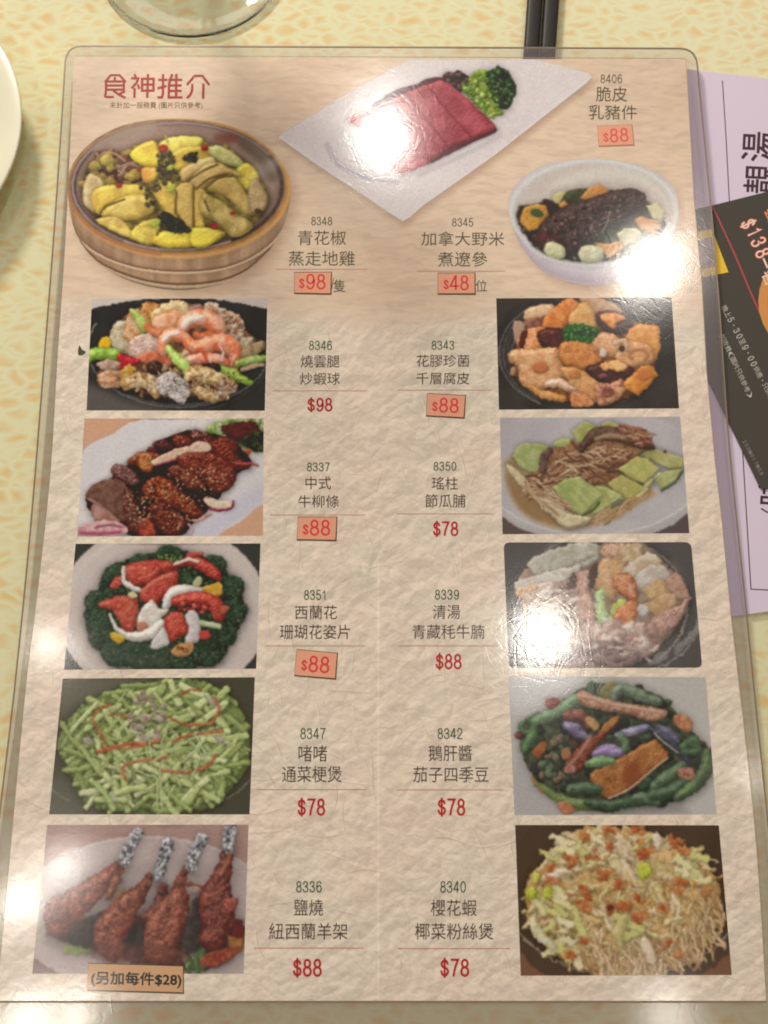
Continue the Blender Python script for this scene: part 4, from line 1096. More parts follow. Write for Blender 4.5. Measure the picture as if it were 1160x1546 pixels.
    for a in ((305, 672, 16), (510, 500, 22), (700, 500, 17), (745, 858, 17), (830, 800, 12), (395, 600, 10)):
        p.e(a[0], a[1], a[2], a[2] * .75, 'c02c24', 'a01c1c', R=8, wob=3)
    for a in ((470, 845, 30, 16), (545, 690, 20, 16), (540, 590, 18, 12)):
        p.e(*a, 'a3b432', 'b4c040', R=10, rot=-25, wob=3)
    p.e(945, 790, 14, 12, '4a2c1c', R=8)
    p.k([(520, 445), (530, 470)], 5, 'd0a848')


def pic_pig(p):
    p.C[:] = hexc('c9a98c')
    p.rag = 0.15
    p.f(PLATE, 'ddd0ca', 'd6cac6', sm=1, R=0, sh=0, ts=300, soft=2)
    p.k([(38, 440), (400, 695), (590, 815), (690, 740), (1010, 515), (1436, 170)], 7, 'ddd4d2', sm=1, R=0, sh=0, soft=4)
    p.k([(38, 452), (400, 705), (590, 822)], 4, 'b09c90', sm=1, R=0, sh=0, soft=3)
    p.f([(250, 440), (330, 340), (480, 290), (620, 240), (900, 240), (1030, 420), (640, 620), (420, 620), (300, 540)], 'd4c8c6', R=0, sh=0, soft=30)
    p.k([(250, 470), (300, 560), (420, 620), (560, 640)], 10, 'b4aab0', R=0, sh=0, soft=12)
    p.k([(1030, 430), (900, 500), (660, 610)], 8, 'bfb4b4', R=0, sh=0, soft=12)
    # lettuce
    p.f([(765, 190), (780, 150), (850, 145), (880, 165), (880, 215), (820, 240)], '4a3430', '5c3c38', R=16, wob=12, bump=12, sh=.3)
    p.f([(850, 220), (900, 150), (960, 140), (1000, 180), (1010, 260), (1040, 330), (980, 345), (920, 290)], '87a038', 'a3b850', ts=12, R=20, wob=10, bump=14, bs=10, sh=.3)
    p.f([(960, 150), (1010, 122), (1060, 145), (1095, 190), (1095, 250), (1060, 310), (1010, 300), (980, 230)], '3c5030', '2e4026', ts=12, R=20, wob=12, bump=14, bs=10, sh=.3)
    p.dots(70, [(860, 220), (920, 150), (990, 200), (1040, 320), (970, 330)], ['98b044', '6f8a30', 'b8c868', '7c9a3c'], (7, 14), sh=.3)
    p.dots(60, [(990, 140), (1060, 150), (1090, 230), (1050, 300), (990, 230)], ['46603a', '24381f', '58724a', '35502c'], (7, 14), sh=.3)
    p.dots(26, [(770, 160), (870, 155), (870, 210), (800, 210)], ['6c4a44', '3a2826', '7a5a50'], (6, 12), sh=.3)
    p.strands(16, [(930, 330), (1030, 330), (1000, 345), (950, 345)], ['8aa040', 'b0c060'], (20, 40), (4, 7))
    # roast pork
    p.k([(660, 215), (700, 190), (760, 182)], 14, '5c2c34', R=10)
    p.k([(470, 300), (520, 265), (600, 228), (690, 215)], 16, '5c3a44', R=12)
    p.k([(700, 548), (760, 520), (860, 470), (1000, 405)], 12, '6c3c40', R=8)
    p.f([(345, 360), (380, 340), (480, 300), (560, 255), (680, 205), (770, 182), (840, 230), (930, 310), (1005, 390), (990, 410), (800, 490), (690, 560), (590, 600), (550, 580), (530, 520), (400, 400)], 'ac4a50', '94363e', sm=2, R=24, ts=40, spec=.1, sh=.3, bump=4, bs=10)
    p.f([(530, 520), (600, 530), (700, 540), (680, 565), (590, 600), (550, 580)], 'b5545c', 'c06a6c', R=0, sh=0, soft=14)
    p.f([(345, 360), (430, 330), (460, 350), (390, 385)], 'a8434a', R=0, sh=0, soft=8)
    for a in ([(600, 235), (680, 340), (800, 485)], [(700, 205), (800, 330), (900, 440)]):
        p.k(a, 5, '741c26', R=0, sh=0, soft=8, a=.6)


def pic_cass(p):
    p.C[:] = hexc('c9a98c')
    p.rag = 0.2
    p.f(CASS, 'cfc2c6', 'c9bcc2', R=0, sh=0, ts=200, soft=2)
    p.k([(85, 750), (110, 820), (150, 885), (220, 950), (320, 995), (440, 1010), (560, 990), (650, 950), (720, 890), (770, 800)], 16, 'b5a4ac', R=0, sh=0, soft=24)
    p.k([(120, 790), (220, 900), (320, 950), (440, 965), (560, 945), (690, 870), (750, 790)], 5, 'd2c6ca', R=0, sh=0, soft=6)
    p.e(432, 715, 354, 218, 'd0cac2', 'c9c4bc', R=0, sh=0, soft=3)
    p.e(434, 722, 330, 204, 'c9b8aa', 'cdbeb0', R=0, sh=0, soft=10)
    p.arc(432, 715, 346, 212, 0, 360, 6, 'd9d5ce', R=0, soft=6)
    p.f([(240, 620), (330, 560), (520, 530), (680, 590), (740, 680), (700, 640), (560, 580), (380, 590)], 'd6ccbc', R=0, sh=0, soft=20)
    p.f([(110, 740), (140, 690), (220, 680), (380, 620), (560, 640), (680, 690), (735, 760), (700, 830), (600, 890), (440, 925), (300, 915), (180, 860)], '40342e', '2e2622', R=20, sh=.2, soft=8, wob=8, ts=20)
    p.dots(160, [(140, 760), (330, 820), (560, 830), (700, 780), (720, 820), (600, 890), (440, 920), (280, 900), (180, 850)], ['4a3a30', '241e1c', '6a5a4c', '382c26', '8a8278'], (6, 12), sh=.3)
    p.e(295, 660, 34, 26, 'c9bc78', R=12)
    p.f([(295, 680), (320, 640), (380, 620), (410, 630), (390, 680), (330, 710)], '3c3c28', '50502f', R=12, wob=8)
    p.k([(230, 680), (260, 700), (280, 730)], 14, '3a2a24', wob=4)
    o = dict(R=12, ts=24, spec=.08, sm=1, wob=3)
    p.f([(375, 660), (410, 620), (450, 602), (490, 618), (500, 640), (460, 665), (400, 675)], 'd08a44', 'c07430', **o)
    p.f([(285, 690), (310, 670), (340, 700), (300, 715)], 'd0823c', **o)
    p.f([(125, 760), (140, 700), (190, 685), (235, 690), (245, 730), (200, 790), (160, 800)], 'd69a30', 'c8802a', **o)
    p.f([(165, 715), (200, 705), (225, 730), (190, 740)], '44502c', R=8, wob=5)
    # sea cucumber
    p.f([(190, 800), (240, 740), (320, 690), (420, 660), (530, 625), (590, 620), (640, 640), (655, 690), (630, 730), (540, 780), (440, 840), (380, 880), (330, 900), (250, 880), (200, 850)], '4c3430', '36241f', R=60, ts=16, bump=12, bs=10, spec=.12, wob=6, sh=.4)
    p.f([(180, 830), (230, 800), (300, 830), (300, 880), (220, 870)], '4a2620', '5c2e26', R=24, sh=.1, soft=12)
    p.dots(90, [(230, 780), (420, 680), (600, 640), (620, 720), (450, 820), (280, 860)], ['6a4c44', '2c1c1a', '7c5f54', '3a2824'], (5, 10), sh=.3)
    p.k([(470, 800), (490, 760), (500, 720)], 3, '8a7a64', sh=.1)
    p.f([(430, 850), (500, 790), (560, 810), (540, 850), (460, 870)], '34402c', '2a3424', R=12)
    p.f([(600, 750), (625, 735), (700, 755), (715, 780), (680, 808), (630, 795)], 'd08a3c', 'bd7430', **o)
    p.f([(650, 690), (700, 680), (730, 720), (720, 760), (680, 745)], 'c9be88', 'd2c89c', R=14, sh=.2, sm=1)
    p.f([(430, 845), (500, 850), (560, 830), (562, 870), (500, 915), (475, 890)], 'c9823a', 'd6964c', **o)
    p.f([(525, 810), (560, 785), (610, 785), (635, 810), (600, 850), (560, 860)], 'c4bc90', 'b4ae80', R=12, wob=4, spec=.1, sm=1)
    p.e(272, 880, 48, 34, 'd2cc9c', 'c4bc88', rot=20, R=24, spec=.06)
    p.e(422, 893, 54, 40, 'd0cda4', 'c2bc90', R=26, spec=.06)
    p.dots(40, [(560, 870), (700, 800), (720, 820), (600, 900)], ['a8a8a4', '3c3a38', 'd0d0cc'], (4, 9), sh=.2)
    p.k([(110, 790), (180, 880), (300, 930), (440, 942), (580, 915), (690, 850), (745, 770)], 7, 'd0c8c6', R=0, sh=0, soft=5)
# ---------------------------------------------------------------- materials
GAIN = np.array([.86, .80, .72])      # how brightly the room shows a white print, per channel
VEIL = np.array([.032, .028, .024])


def to_lin(c):
    c = np.asarray(c, dtype=np.float64)
    return np.where(c <= .04045, c / 12.92, ((c + .055) / 1.055) ** 2.4)


def to_srgb(c):
    c = np.clip(c, 0, 1)
    return np.where(c <= .0031308, c * 12.92, 1.055 * c ** (1 / 2.4) - .055)


def ink(c):
    """the printed colour that looks like c once the room has lit it"""
    return np.clip((to_lin(hexc(c) if isinstance(c, str) else c) - VEIL) / GAIN, .004, .92)


def new_mat(name):
    m = bpy.data.materials.new(name)
    m.use_nodes = True
    nt = m.node_tree
    return m, nt, nt.nodes['Principled BSDF']


def node(nt, t, **k):
    n = nt.nodes.new(t)
    for a, v in k.items():
        if a == 'ins':
            for i, q in v.items():
                n.inputs[i].default_value = q
        else:
            setattr(n, a, v)
    return n


SIZE = (0.42, 0.56)        # the piece of film carried by the relief map, centred on the menu


def relief_map():
    """height of the film: fine scratches and rubbed arcs"""
    w, h = 1260, 1680
    R = random.Random(11)
    H = np.zeros((h, w), np.float32)
    ctr = [on_menu(562, 210), on_menu(970, 398), on_menu(818, 962)]
    for k in range(4200):
        if k % 5 < 3:          # rubbed places
            c = ctr[(0, 2, 2, 0, 1)[k % 7 % 5]]
            x = (c.x + R.gauss(0, .034) + SIZE[0] / 2) / SIZE[0] * w
            y = (c.y + R.gauss(0, .040) + SIZE[1] / 2) / SIZE[1] * h
        else:
            x, y = R.uniform(0, w), R.uniform(0, h)
        a = R.gauss(math.pi / 2, .9)
        l = R.uniform(4, 34) if R.random() < .93 else R.uniform(40, 130)
        b = R.uniform(-.02, .02)
        n = int(l * 1.6) + 2
        t = np.linspace(0, l, n)
        aa = a + b * t
        xs = x + np.cumsum(np.cos(aa)) * l / n
        ys = y + np.cumsum(np.sin(aa)) * l / n
        v = R.choice((-1, 1)) * R.uniform(.25, 1.0)
        for dx in (0, 1):
            for dy in (0, 1):
                xi = np.floor(xs).astype(int) + dx
                yi = np.floor(ys).astype(int) + dy
                ok = (xi >= 0) & (xi < w) & (yi >= 0) & (yi < h)
                wt = np.abs(1 - dx - (xs - np.floor(xs))) * np.abs(1 - dy - (ys - np.floor(ys)))
                H[yi[ok], xi[ok]] += v * wt[ok] * .7
    H = np.clip(H, -1.2, 1.2)
    return H


def make_image(name, A, data=False):
    """A: rows from the bottom up, RGB"""
    h, w = A.shape[:2]
    im = bpy.data.images.new(name, w, h, alpha=False, float_buffer=data)
    if data:
        im.colorspace_settings.name = 'Non-Color'
    px = np.ones((h, w, 4), np.float32)
    px[..., :3] = A if A.ndim == 3 else A[..., None]
    im.pixels.foreach_set(px.ravel())
    im.update()
    im.pack()
    return im


RELIEF = make_image('film_relief', relief_map() * .4 + .5, True)


def film_group():
    """shared node group: normal of the laminating film"""
    g = bpy.data.node_groups.new('laminating_film', 'ShaderNodeTree')
    g.interface.new_socket('Normal', in_out='OUTPUT', socket_type='NodeSocketVector')
    g.interface.new_socket('Scratch', in_out='OUTPUT', socket_type='NodeSocketFloat')
    out = g.nodes.new('NodeGroupOutput')
    geo = node(g, 'ShaderNodeNewGeometry')
    mp = node(g, 'ShaderNodeMapping', ins={1: (.5, .5, 0), 3: (1 / SIZE[0], 1 / SIZE[1], 1)})
    g.links.new(geo.outputs['Position'], mp.inputs[0])
    im = node(g, 'ShaderNodeTexImage', image=RELIEF, extension='EXTEND', interpolation='Cubic')
    g.links.new(mp.outputs[0], im.inputs[0])
    n1 = node(g, 'ShaderNodeTexNoise', ins={'Scale': 240.0, 'Detail': 3.0, 'Roughness': .6, 'Distortion': .8})
    n2 = node(g, 'ShaderNodeTexNoise', ins={'Scale': 22.0, 'Detail': 1.0})
    for q in (n1, n2):
        g.links.new(geo.outputs['Position'], q.inputs['Vector'])
    b1 = node(g, 'ShaderNodeBump', ins={'Strength': 1.0, 'Distance': 1.6e-4})
    b2 = node(g, 'ShaderNodeBump', ins={'Strength': 1.0, 'Distance': 1.3e-5})
    b3 = node(g, 'ShaderNodeBump', ins={'Strength': 1.0, 'Distance': 2.6e-5})
    g.links.new(n2.outputs[0], b1.inputs['Height'])
    g.links.new(n1.outputs[0], b2.inputs['Height'])
    g.links.new(im.outputs[0], b3.inputs['Height'])
    g.links.new(b1.outputs[0], b2.inputs['Normal'])
    g.links.new(b2.outputs[0], b3.inputs['Normal'])
    g.links.new(b3.outputs[0], out.inputs['Normal'])
    g.links.new(im.outputs[0], out.inputs['Scratch'])
    return g


FILM = film_group()
CORE, HAZE = .12, .36


def under_film(nt, b):
    """gloss of the film over a print: a sharp coat and a wider haze"""
    f = node(nt, 'ShaderNodeGroup', node_tree=FILM)
    nt.links.new(f.outputs['Normal'], b.inputs['Coat Normal'])
    b.inputs['Roughness'].default_value = HAZE
    b.inputs['Specular IOR Level'].default_value = .15
    b.inputs['Coat Weight'].default_value = 1.0
    b.inputs['Coat Roughness'].default_value = CORE
    b.inputs['Coat IOR'].default_value = 1.5


def printed(name, col, film=True, tone=.06):
    m, nt, b = new_mat(name)
    c = ink(col)
    geo = node(nt, 'ShaderNodeNewGeometry')
    nn = node(nt, 'ShaderNodeTexNoise', ins={'Scale': 900.0, 'Detail': 2.0})
    nt.links.new(geo.outputs['Position'], nn.inputs['Vector'])
    mx = node(nt, 'ShaderNodeMixRGB')
    mx.inputs[1].default_value = (*(c * (1 - tone)), 1)
    mx.inputs[2].default_value = (*np.clip(c * (1 + tone) + .004, 0, 1), 1)
    nt.links.new(nn.outputs[0], mx.inputs[0])
    nt.links.new(mx.outputs[0], b.inputs['Base Color'])
    if film:
        under_film(nt, b)
    else:
        b.inputs['Roughness'].default_value = .55
    return m


def picture(name, A, film=True):
    """a flat print; A holds the painted colours (sRGB, rows top down)"""
    m, nt, b = new_mat(name)
    A = np.clip((A * .95 + .05 * A.mean(axis=2, keepdims=True) - .5) * .98 + .48, 0, 1) if film == 'dish' else A
    col = to_srgb(ink(A)).astype(np.float32)
    im = make_image(name, col[::-1])
    t = node(nt, 'ShaderNodeTexImage', image=im, extension='EXTEND', interpolation='Linear')
    uv = node(nt, 'ShaderNodeUVMap', uv_map='UVMap')
    nt.links.new(uv.outputs[0], t.inputs[0])
    nt.links.new(t.outputs[0], b.inputs['Base Color'])
    if film:
        under_film(nt, b)
    else:
        b.inputs['Roughness'].default_value = .4
    return m


def plastic_margin():
    """two bonded layers of clear film with nothing between them"""
    m, nt, b = new_mat('clear_film')
    nt.nodes.remove(b)
    out = nt.nodes['Material Output']
    f = node(nt, 'ShaderNodeGroup', node_tree=FILM)
    tr = node(nt, 'ShaderNodeBsdfTransparent', ins={0: (.95, .93, .95, 1)})
    df = node(nt, 'ShaderNodeBsdfDiffuse', ins={0: (.55, .48, .52, 1)})
    gl = node(nt, 'ShaderNodeBsdfGlossy', ins={'Roughness': .13, 'Color': (1, 1, 1, 1)})
    nt.links.new(f.outputs['Normal'], gl.inputs['Normal'])
    m1 = node(nt, 'ShaderNodeMixShader', ins={0: .17})
    nt.links.new(tr.outputs[0], m1.inputs[1])
    nt.links.new(df.outputs[0], m1.inputs[2])
    fr = node(nt, 'ShaderNodeFresnel', ins={0: 1.5})
    nt.links.new(f.outputs['Normal'], fr.inputs['Normal'])
    m2 = node(nt, 'ShaderNodeMixShader')
    nt.links.new(fr.outputs[0], m2.inputs[0])
    nt.links.new(m1.outputs[0], m2.inputs[1])
    nt.links.new(gl.outputs[0], m2.inputs[2])
    nt.links.new(m2.outputs[0], out.inputs[0])
    return m


def simple(name, col, rough=.5, spec=.5, coat=0, linear=False, noise=0, nscale=200):
    m, nt, b = new_mat(name)
    c = np.array(col) if linear else ink(col)
    if noise:
        geo = node(nt, 'ShaderNodeNewGeometry')
        nn = node(nt, 'ShaderNodeTexNoise', ins={'Scale': float(nscale), 'Detail': 3.0})
        nt.links.new(geo.outputs['Position'], nn.inputs['Vector'])
        mx = node(nt, 'ShaderNodeMixRGB')
        mx.inputs[1].default_value = (*(c * (1 - noise)), 1)
        mx.inputs[2].default_value = (*np.clip(c * (1 + noise), 0, 1), 1)
        nt.links.new(nn.outputs[0], mx.inputs[0])
        nt.links.new(mx.outputs[0], b.inputs['Base Color'])
    else:
        b.inputs['Base Color'].default_value = (*c, 1)
    b.inputs['Roughness'].default_value = rough
    b.inputs['Specular IOR Level'].default_value = spec
    b.inputs['Coat Weight'].default_value = coat
    return m


def cloth_mat():
    m, nt, b = new_mat('patterned_cloth')
    geo = node(nt, 'ShaderNodeNewGeometry')
    w = node(nt, 'ShaderNodeTexNoise', ins={'Scale': 60.0, 'Detail': 2.0})
    nt.links.new(geo.outputs['Position'], w.inputs['Vector'])
    vm = node(nt, 'ShaderNodeVectorMath', operation='MULTIPLY_ADD')
    vm.inputs[1].default_value = (.010, .010, 0)
    nt.links.new(w.outputs['Color'], vm.inputs[0])
    nt.links.new(geo.outputs['Position'], vm.inputs[2])
    mp = node(nt, 'ShaderNodeMapping', ins={2: (0, 0, .75), 3: (1.0, 1.75, 1)})
    nt.links.new(vm.outputs[0], mp.inputs[0])
    v = node(nt, 'ShaderNodeTexVoronoi', feature='DISTANCE_TO_EDGE', ins={'Scale': 108.0, 'Randomness': 1.0})
    nt.links.new(mp.outputs[0], v.inputs['Vector'])
    r = node(nt, 'ShaderNodeValToRGB')
    r.color_ramp.elements[0].position = .04
    r.color_ramp.elements[1].position = .40
    nt.links.new(v.outputs['Distance'], r.inputs[0])
    n2 = node(nt, 'ShaderNodeTexNoise', ins={'Scale': 34.0, 'Detail': 3.0})
    nt.links.new(geo.outputs['Position'], n2.inputs['Vector'])
    r2 = node(nt, 'ShaderNodeValToRGB')
    r2.color_ramp.elements[0].position = .14
    r2.color_ramp.elements[1].position = .36
    nt.links.new(n2.outputs[0], r2.inputs[0])
    mul = node(nt, 'ShaderNodeMath', operation='MULTIPLY')
    nt.links.new(r.outputs[0], mul.inputs[0])
    nt.links.new(r2.outputs[0], mul.inputs[1])
    n3 = node(nt, 'ShaderNodeTexNoise', ins={'Scale': 12.0, 'Detail': 1.0})
    nt.links.new(geo.outputs['Position'], n3.inputs['Vector'])
    sp = node(nt, 'ShaderNodeMixRGB')
    sp.inputs[1].default_value = (*ink('e6c78e'), 1)
    sp.inputs[2].default_value = (*ink('ecc67e'), 1)
    nt.links.new(n3.outputs[0], sp.inputs[0])
    mx = node(nt, 'ShaderNodeMixRGB')
    mx.inputs[1].default_value = (*ink('f5e2b4'), 1)
    nt.links.new(mul.outputs[0], mx.inputs[0])
    nt.links.new(sp.outputs[0], mx.inputs[2])
    # weave
    wv = node(nt, 'ShaderNodeTexWave', ins={'Scale': 900.0, 'Distortion': 2.0, 'Detail': 1.0})
    nt.links.new(geo.outputs['Position'], wv.inputs['Vector'])
    wm = node(nt, 'ShaderNodeMixRGB', blend_type='MULTIPLY')
    wm.inputs[0].default_value = .12
    nt.links.new(mx.outputs[0], wm.inputs[1])
    nt.links.new(wv.outputs[0], wm.inputs[2])
    nt.links.new(wm.outputs[0], b.inputs['Base Color'])
    b.inputs['Roughness'].default_value = .5
    b.inputs['Sheen Weight'].default_value = .2
    bp = node(nt, 'ShaderNodeBump', ins={'Strength': .5, 'Distance': 4e-4})
    nt.links.new(wv.outputs[0], bp.inputs['Height'])
    nt.links.new(bp.outputs[0], b.inputs['Normal'])
    return m
# ---------------------------------------------------------------- the table and its cloth
cloth = cloth_mat()
V, F = [], []
NX, NY = 60, 70
for j in range(NY + 1):
    for i in range(NX + 1):
        x = -.75 + 1.5 * i / NX
        y = -.65 + 1.55 * j / NY
        V.append((x, y, .00025 * (math.sin(x * 31 + math.sin(y * 17)) + math.sin(y * 23 + x * 9)) - .0006))
for j in range(NY):
    for i in range(NX):
        a = j * (NX + 1) + i
        F.append((a, a + 1, a + NX + 2, a + NX + 1))
me = bpy.data.meshes.new('tablecloth')
me.from_pydata(V, [], F)
tag(link('tablecloth', me, None, cloth, True), 'cream and ochre mottled tablecloth under the menu', kind='structure')

# ---------------------------------------------------------------- the menu
menu = empty('laminated_menu', MENU)
tag(menu, 'large laminated food menu with dish photos and prices', 'menu')


def mp(pts):
    return [tuple(on_menu(x, y)) for x, y in pts]


INNER_L = [(112, 86), (107, 200), (98, 380), (87, 540), (76, 721), (53, 928), (41, 1020), (13.6, 1310), (-5, 1511)]
INNER_R = [(1036, 90), (1048, 300), (1060, 430), (1067, 560), (1079, 690), (1090, 785), (1104, 930), (1120, 1068), (1142, 1277), (1157, 1511)]
OUTER_L = [(98, 84), (91, 200), (80, 360), (66, 540), (45, 800), (21, 1040), (3, 1190), (-20, 1380), (-46, 1600)]
OUTER_R = [(1053, 90), (1074, 305), (1088, 472), (1099, 634), (1112, 770), (1127, 910), (1146, 1100), (1170, 1330), (1196, 1600)]


def resample(P, n):
    P = np.array(P, float)
    d = np.r_[0, np.cumsum(np.hypot(*np.diff(P, axis=0).T))]
    t = np.linspace(0, d[-1], n)
    return [(np.interp(q, d, P[:, 0]), np.interp(q, d, P[:, 1])) for q in t]


def round_corner(c, a, b, r, n=6):
    """points that round corner c between directions to a and b"""
    c, a, b = np.array(c, float), np.array(a, float), np.array(b, float)
    p = c + (a - c) / np.linalg.norm(a - c) * r
    q = c + (b - c) / np.linalg.norm(b - c) * r
    return [tuple((1 - t) ** 2 * p + 2 * t * (1 - t) * c + t * t * q) for t in np.linspace(0, 1, n)]


def loop(L, R, rad, nl=24, nt=20, bottom_rad=None):
    Ls = smooth(L, 4, False)
    Rs = smooth(R, 4, False)
    tl, tr, br, bl = L[0], R[0], R[-1], L[-1]
    top = resample([tl, tr], nt + 2)[1:-1]
    out = round_corner(tl, Ls[6], tr, rad)
    out += [p for p in top if tl[0] + rad * 1.2 < p[0] < tr[0] - rad * 1.2]
    out += round_corner(tr, tl, Rs[6], rad)
    rr = resample(Rs, nl + 2)[1:-1]
    out += [p for p in rr if p[1] > tr[1] + rad * 1.3]
    out += [tuple(br)] + resample([br, bl], nt)[1:-1] + [tuple(bl)]
    ll = resample(Ls, nl + 2)[1:-1][::-1]
    out += [p for p in ll if p[1] > tl[1] + rad * 1.3]
    return out


paper_px = loop(INNER_L, INNER_R, 5)
film_px = loop([(99, 68)] + OUTER_L, [(1052, 72)] + OUTER_R, 26)


def arc_resample(P, n):
    P = list(P) + [P[0]]
    return resample(P, n + 1)[:-1]


def match(outer, inner, n=160):
    """equal-count outlines, paired by angle from the centre"""
    c = np.array([580.0, 800.0])

    def at(P, ang):
        P = np.array(P)
        d = np.array([math.cos(ang), math.sin(ang)])
        best = None
        for i in range(len(P)):
            a = P[i] - c
            b = P[(i + 1) % len(P)] - c
            e = b - a
            det = d[0] * (-e[1]) + e[0] * d[1]
            if abs(det) < 1e-9:
                continue
            t = (a[0] * (-e[1]) + e[0] * a[1]) / det
            u = (d[0] * a[1] - d[1] * a[0]) / det
            if t > 0 and -1e-6 <= u <= 1 + 1e-6 and (best is None or t > best):
                best = t
        return tuple(c + d * best)
    A = set(2 * math.pi * k / n for k in range(n))
    for P in (outer, inner):
        for q in P:
            A.add(math.atan2(q[1] - c[1], q[0] - c[0]) % (2 * math.pi))
    A = sorted(A)
    A = [a for i, a in enumerate(A) if i == 0 or a - A[i - 1] > 1e-4]
    return [at(outer, a) for a in A], [at(inner, a) for a in A]


def offset(P, d):
    """push an outline outward by d pixels"""
    P = np.array(P, float)
    n = len(P)
    out = []
    ar = sum(P[i][0] * P[(i + 1) % n][1] - P[(i + 1) % n][0] * P[i][1] for i in range(n))
    s = 1 if ar > 0 else -1
    for i in range(n):
        t = P[(i + 1) % n] - P[i - 1]
        t /= np.linalg.norm(t) + 1e-9
        out.append(tuple(P[i] + s * d * np.array([t[1], -t[0]])))
    return out


# ---- the paper print: warm wood grain above, crumpled paper below
def photo_grid(x0, y0, x1, y1, res):
    """menu coordinates box -> photograph pixel coordinates per texel, rows top down"""
    w = max(8, int((x1 - x0) * 1000 * res))
    h = max(8, int((y1 - y0) * 1000 * res))
    xs = x0 + (np.arange(w) + .5) / w * (x1 - x0)
    ys = y1 - (np.arange(h) + .5) / h * (y1 - y0)
    GX, GY = np.meshgrid(xs, ys)
    M = np.array(W2C)
    q = [M[k][0] * GX + M[k][1] * GY + M[k][3] for k in range(3)]
    return CX + FPX * q[0] / -q[2], CY - FPX * q[1] / -q[2]


def bbox(pts):
    xs = [p[0] for p in pts]
    ys = [p[1] for p in pts]
    return min(xs), min(ys), max(xs), max(ys)


def paint_paper(X, Y):
    p = Print(X, Y, 'cdb898')
    C = p.C
    g1 = nz(X, Y, 60, 1, 3, 2.5, 4)
    wav = 7 * nz(X, Y, 70, 5, 2)
    g2 = nz(X, Y + wav, 6.5, 2, 3, 4.5, 3)
    g3 = nz(X, Y + wav, 5, 6, 2, 3.2, -4)
    dash = sst(.56, .72, nz(X, Y + wav, 5, 3, 2, 4.5, 2))[..., None]
    wood = hexc('d4baa0') * (1 + .06 * (g1 - .5) + .07 * (g2 - .5) + .06 * (g3 - .5))[..., None]
    wood = wood * (1 - .032 * dash)
    red = sst(.45, .75, nz(X, Y, 110, 3, 2))[..., None]
    wood = wood * (1 - red * .3) + wood * np.array([1.0, .965, .94]) * red * .3
    # crumpled facets with thin creases, as printed
    sh = 0
    for sc, am, sd, st_, an_ in ((50, .5, 4, 1.6, 35), (27, .95, 6, 1.9, -34), (17, .95, 3, 1.8, 48), (10, .6, 1, 1.4, 0)):
        q_ = math.radians(an_)
        xr, yr = (X * math.cos(q_) + Y * math.sin(q_)) / st_, -X * math.sin(q_) + Y * math.cos(q_)
        a_, b_, px_, py_, e_ = worley(xr, yr, sc, sd, .35)
        h_ = np.minimum(e_, .8) * sc * (.3 + b_) * np.where(a_ > .35, 1, -1)     # roof-shaped facets
        n_ = np.abs(nz(xr, yr, sc * .8, sd + 2, 2) - .5) * sc * .9
        gy, gx = np.gradient(h_ * .55 + n_)
        g_ = gx * .45 + gy * .85
        sh = sh + am * np.clip(g_ * 1.5, -1, 1)
    sh = np.sign(sh) * np.abs(sh) ** .9
    fine = nz(X, Y, 4, 2, 2) - .5
    tone = nz(X, Y, 90, 3, 3)[..., None]
    pap = hexc('d4c7b1') * (1 - tone) + hexc('dcc4b0') * tone
    pap = pap * (1 + .037 * sh + .05 * fine)[..., None]
    b = 470 + 26 * (nz(X, Y, 60, 6, 2) - .5) + 16 * sst(380, 420, X)
    t = sst(b - 30, b + 16, Y)[..., None]
    C[:] = wood * (1 - t) + pap * t
    # printed faint panel lines
    ln = np.exp(-((X - 571.5) / 1.3) ** 2) * sst(780, 900, Y) * .07
    C *= (1 + ln)[..., None]
    # printed soft shadows of the cut-out dishes
    for P, o, (ox, oy), k, cc in ((TUB, (80, 60, 3.0526), (8, 9), .34, 15), (PLATE, (410, 60, 2.974), (3, 8), .34, 8), (CASS, (740, 60, 2.762), (6, 8), .28, 12)):
        Q = [(o[0] + x / o[2] + ox, o[1] + y / o[2] + oy) for x, y in P]
        p.f(Q, '7c5a42', R=0, sh=0, soft=cc, a=k)
    R = random.Random(8)
    for k in range(900):
        x, y = R.uniform(-10, 1170), R.uniform(490, 1520)
        a = math.radians(R.choice((R.gauss(35, 22), R.gauss(-38, 20), R.gauss(5, 15), R.gauss(70, 14))))
        l = R.uniform(14, 62) * (1 + .35 * (y - 500) / 1000)
        b = R.uniform(-.25, .25)
        P = [(x, y), (x + math.cos(a) * l * .5 - math.sin(a) * l * b * .5, y + math.sin(a) * l * .5 + math.cos(a) * l * b * .5), (x + math.cos(a) * l, y + math.sin(a) * l)]
        w_ = R.uniform(.5, 1.3)
        p.k(P, [.2, w_, .2], 'b29a80' if y < 1000 else 'ac937a', R=0, sh=0, soft=1.3, a=R.uniform(.25, .6), wob=0)
        p.k([(u - math.sin(a) * 1.9, v - math.cos(a) * 1.9) for u, v in P], [.2, w_, .2], 'ecdfc8', R=0, sh=0, soft=1.5, a=R.uniform(.2, .55), wob=0)
    return p.C


pts = mp(paper_px)
pb = bbox(pts)
GX, GY = photo_grid(*pb, 3.8)
paper_mat = picture('menu_paper_print', np.clip(paint_paper(GX, GY), 0, 1))
Z0 = 0.0
sheet('paper_sheet', pts, Z0, menu, paper_mat, .0003, pb)
DZ = 4e-5

# film margin, its rim and the step where it meets the paper
o_, i_ = match(film_px, offset(paper_px, .6))
tag(ring('film_margin', mp(o_), mp(i_), Z0 - 1e-5, menu, plastic_margin()), 'clear plastic margin around the paper')
edge_mat = simple('film_rim', '86705c', .3)
o2, i2 = match(film_px, offset(film_px, -2.0))
ring('film_rim', mp(o2), mp(i2), Z0 + 2e-5, menu, edge_mat, .0004)
step_mat = simple('paper_step', '96806e', .4)


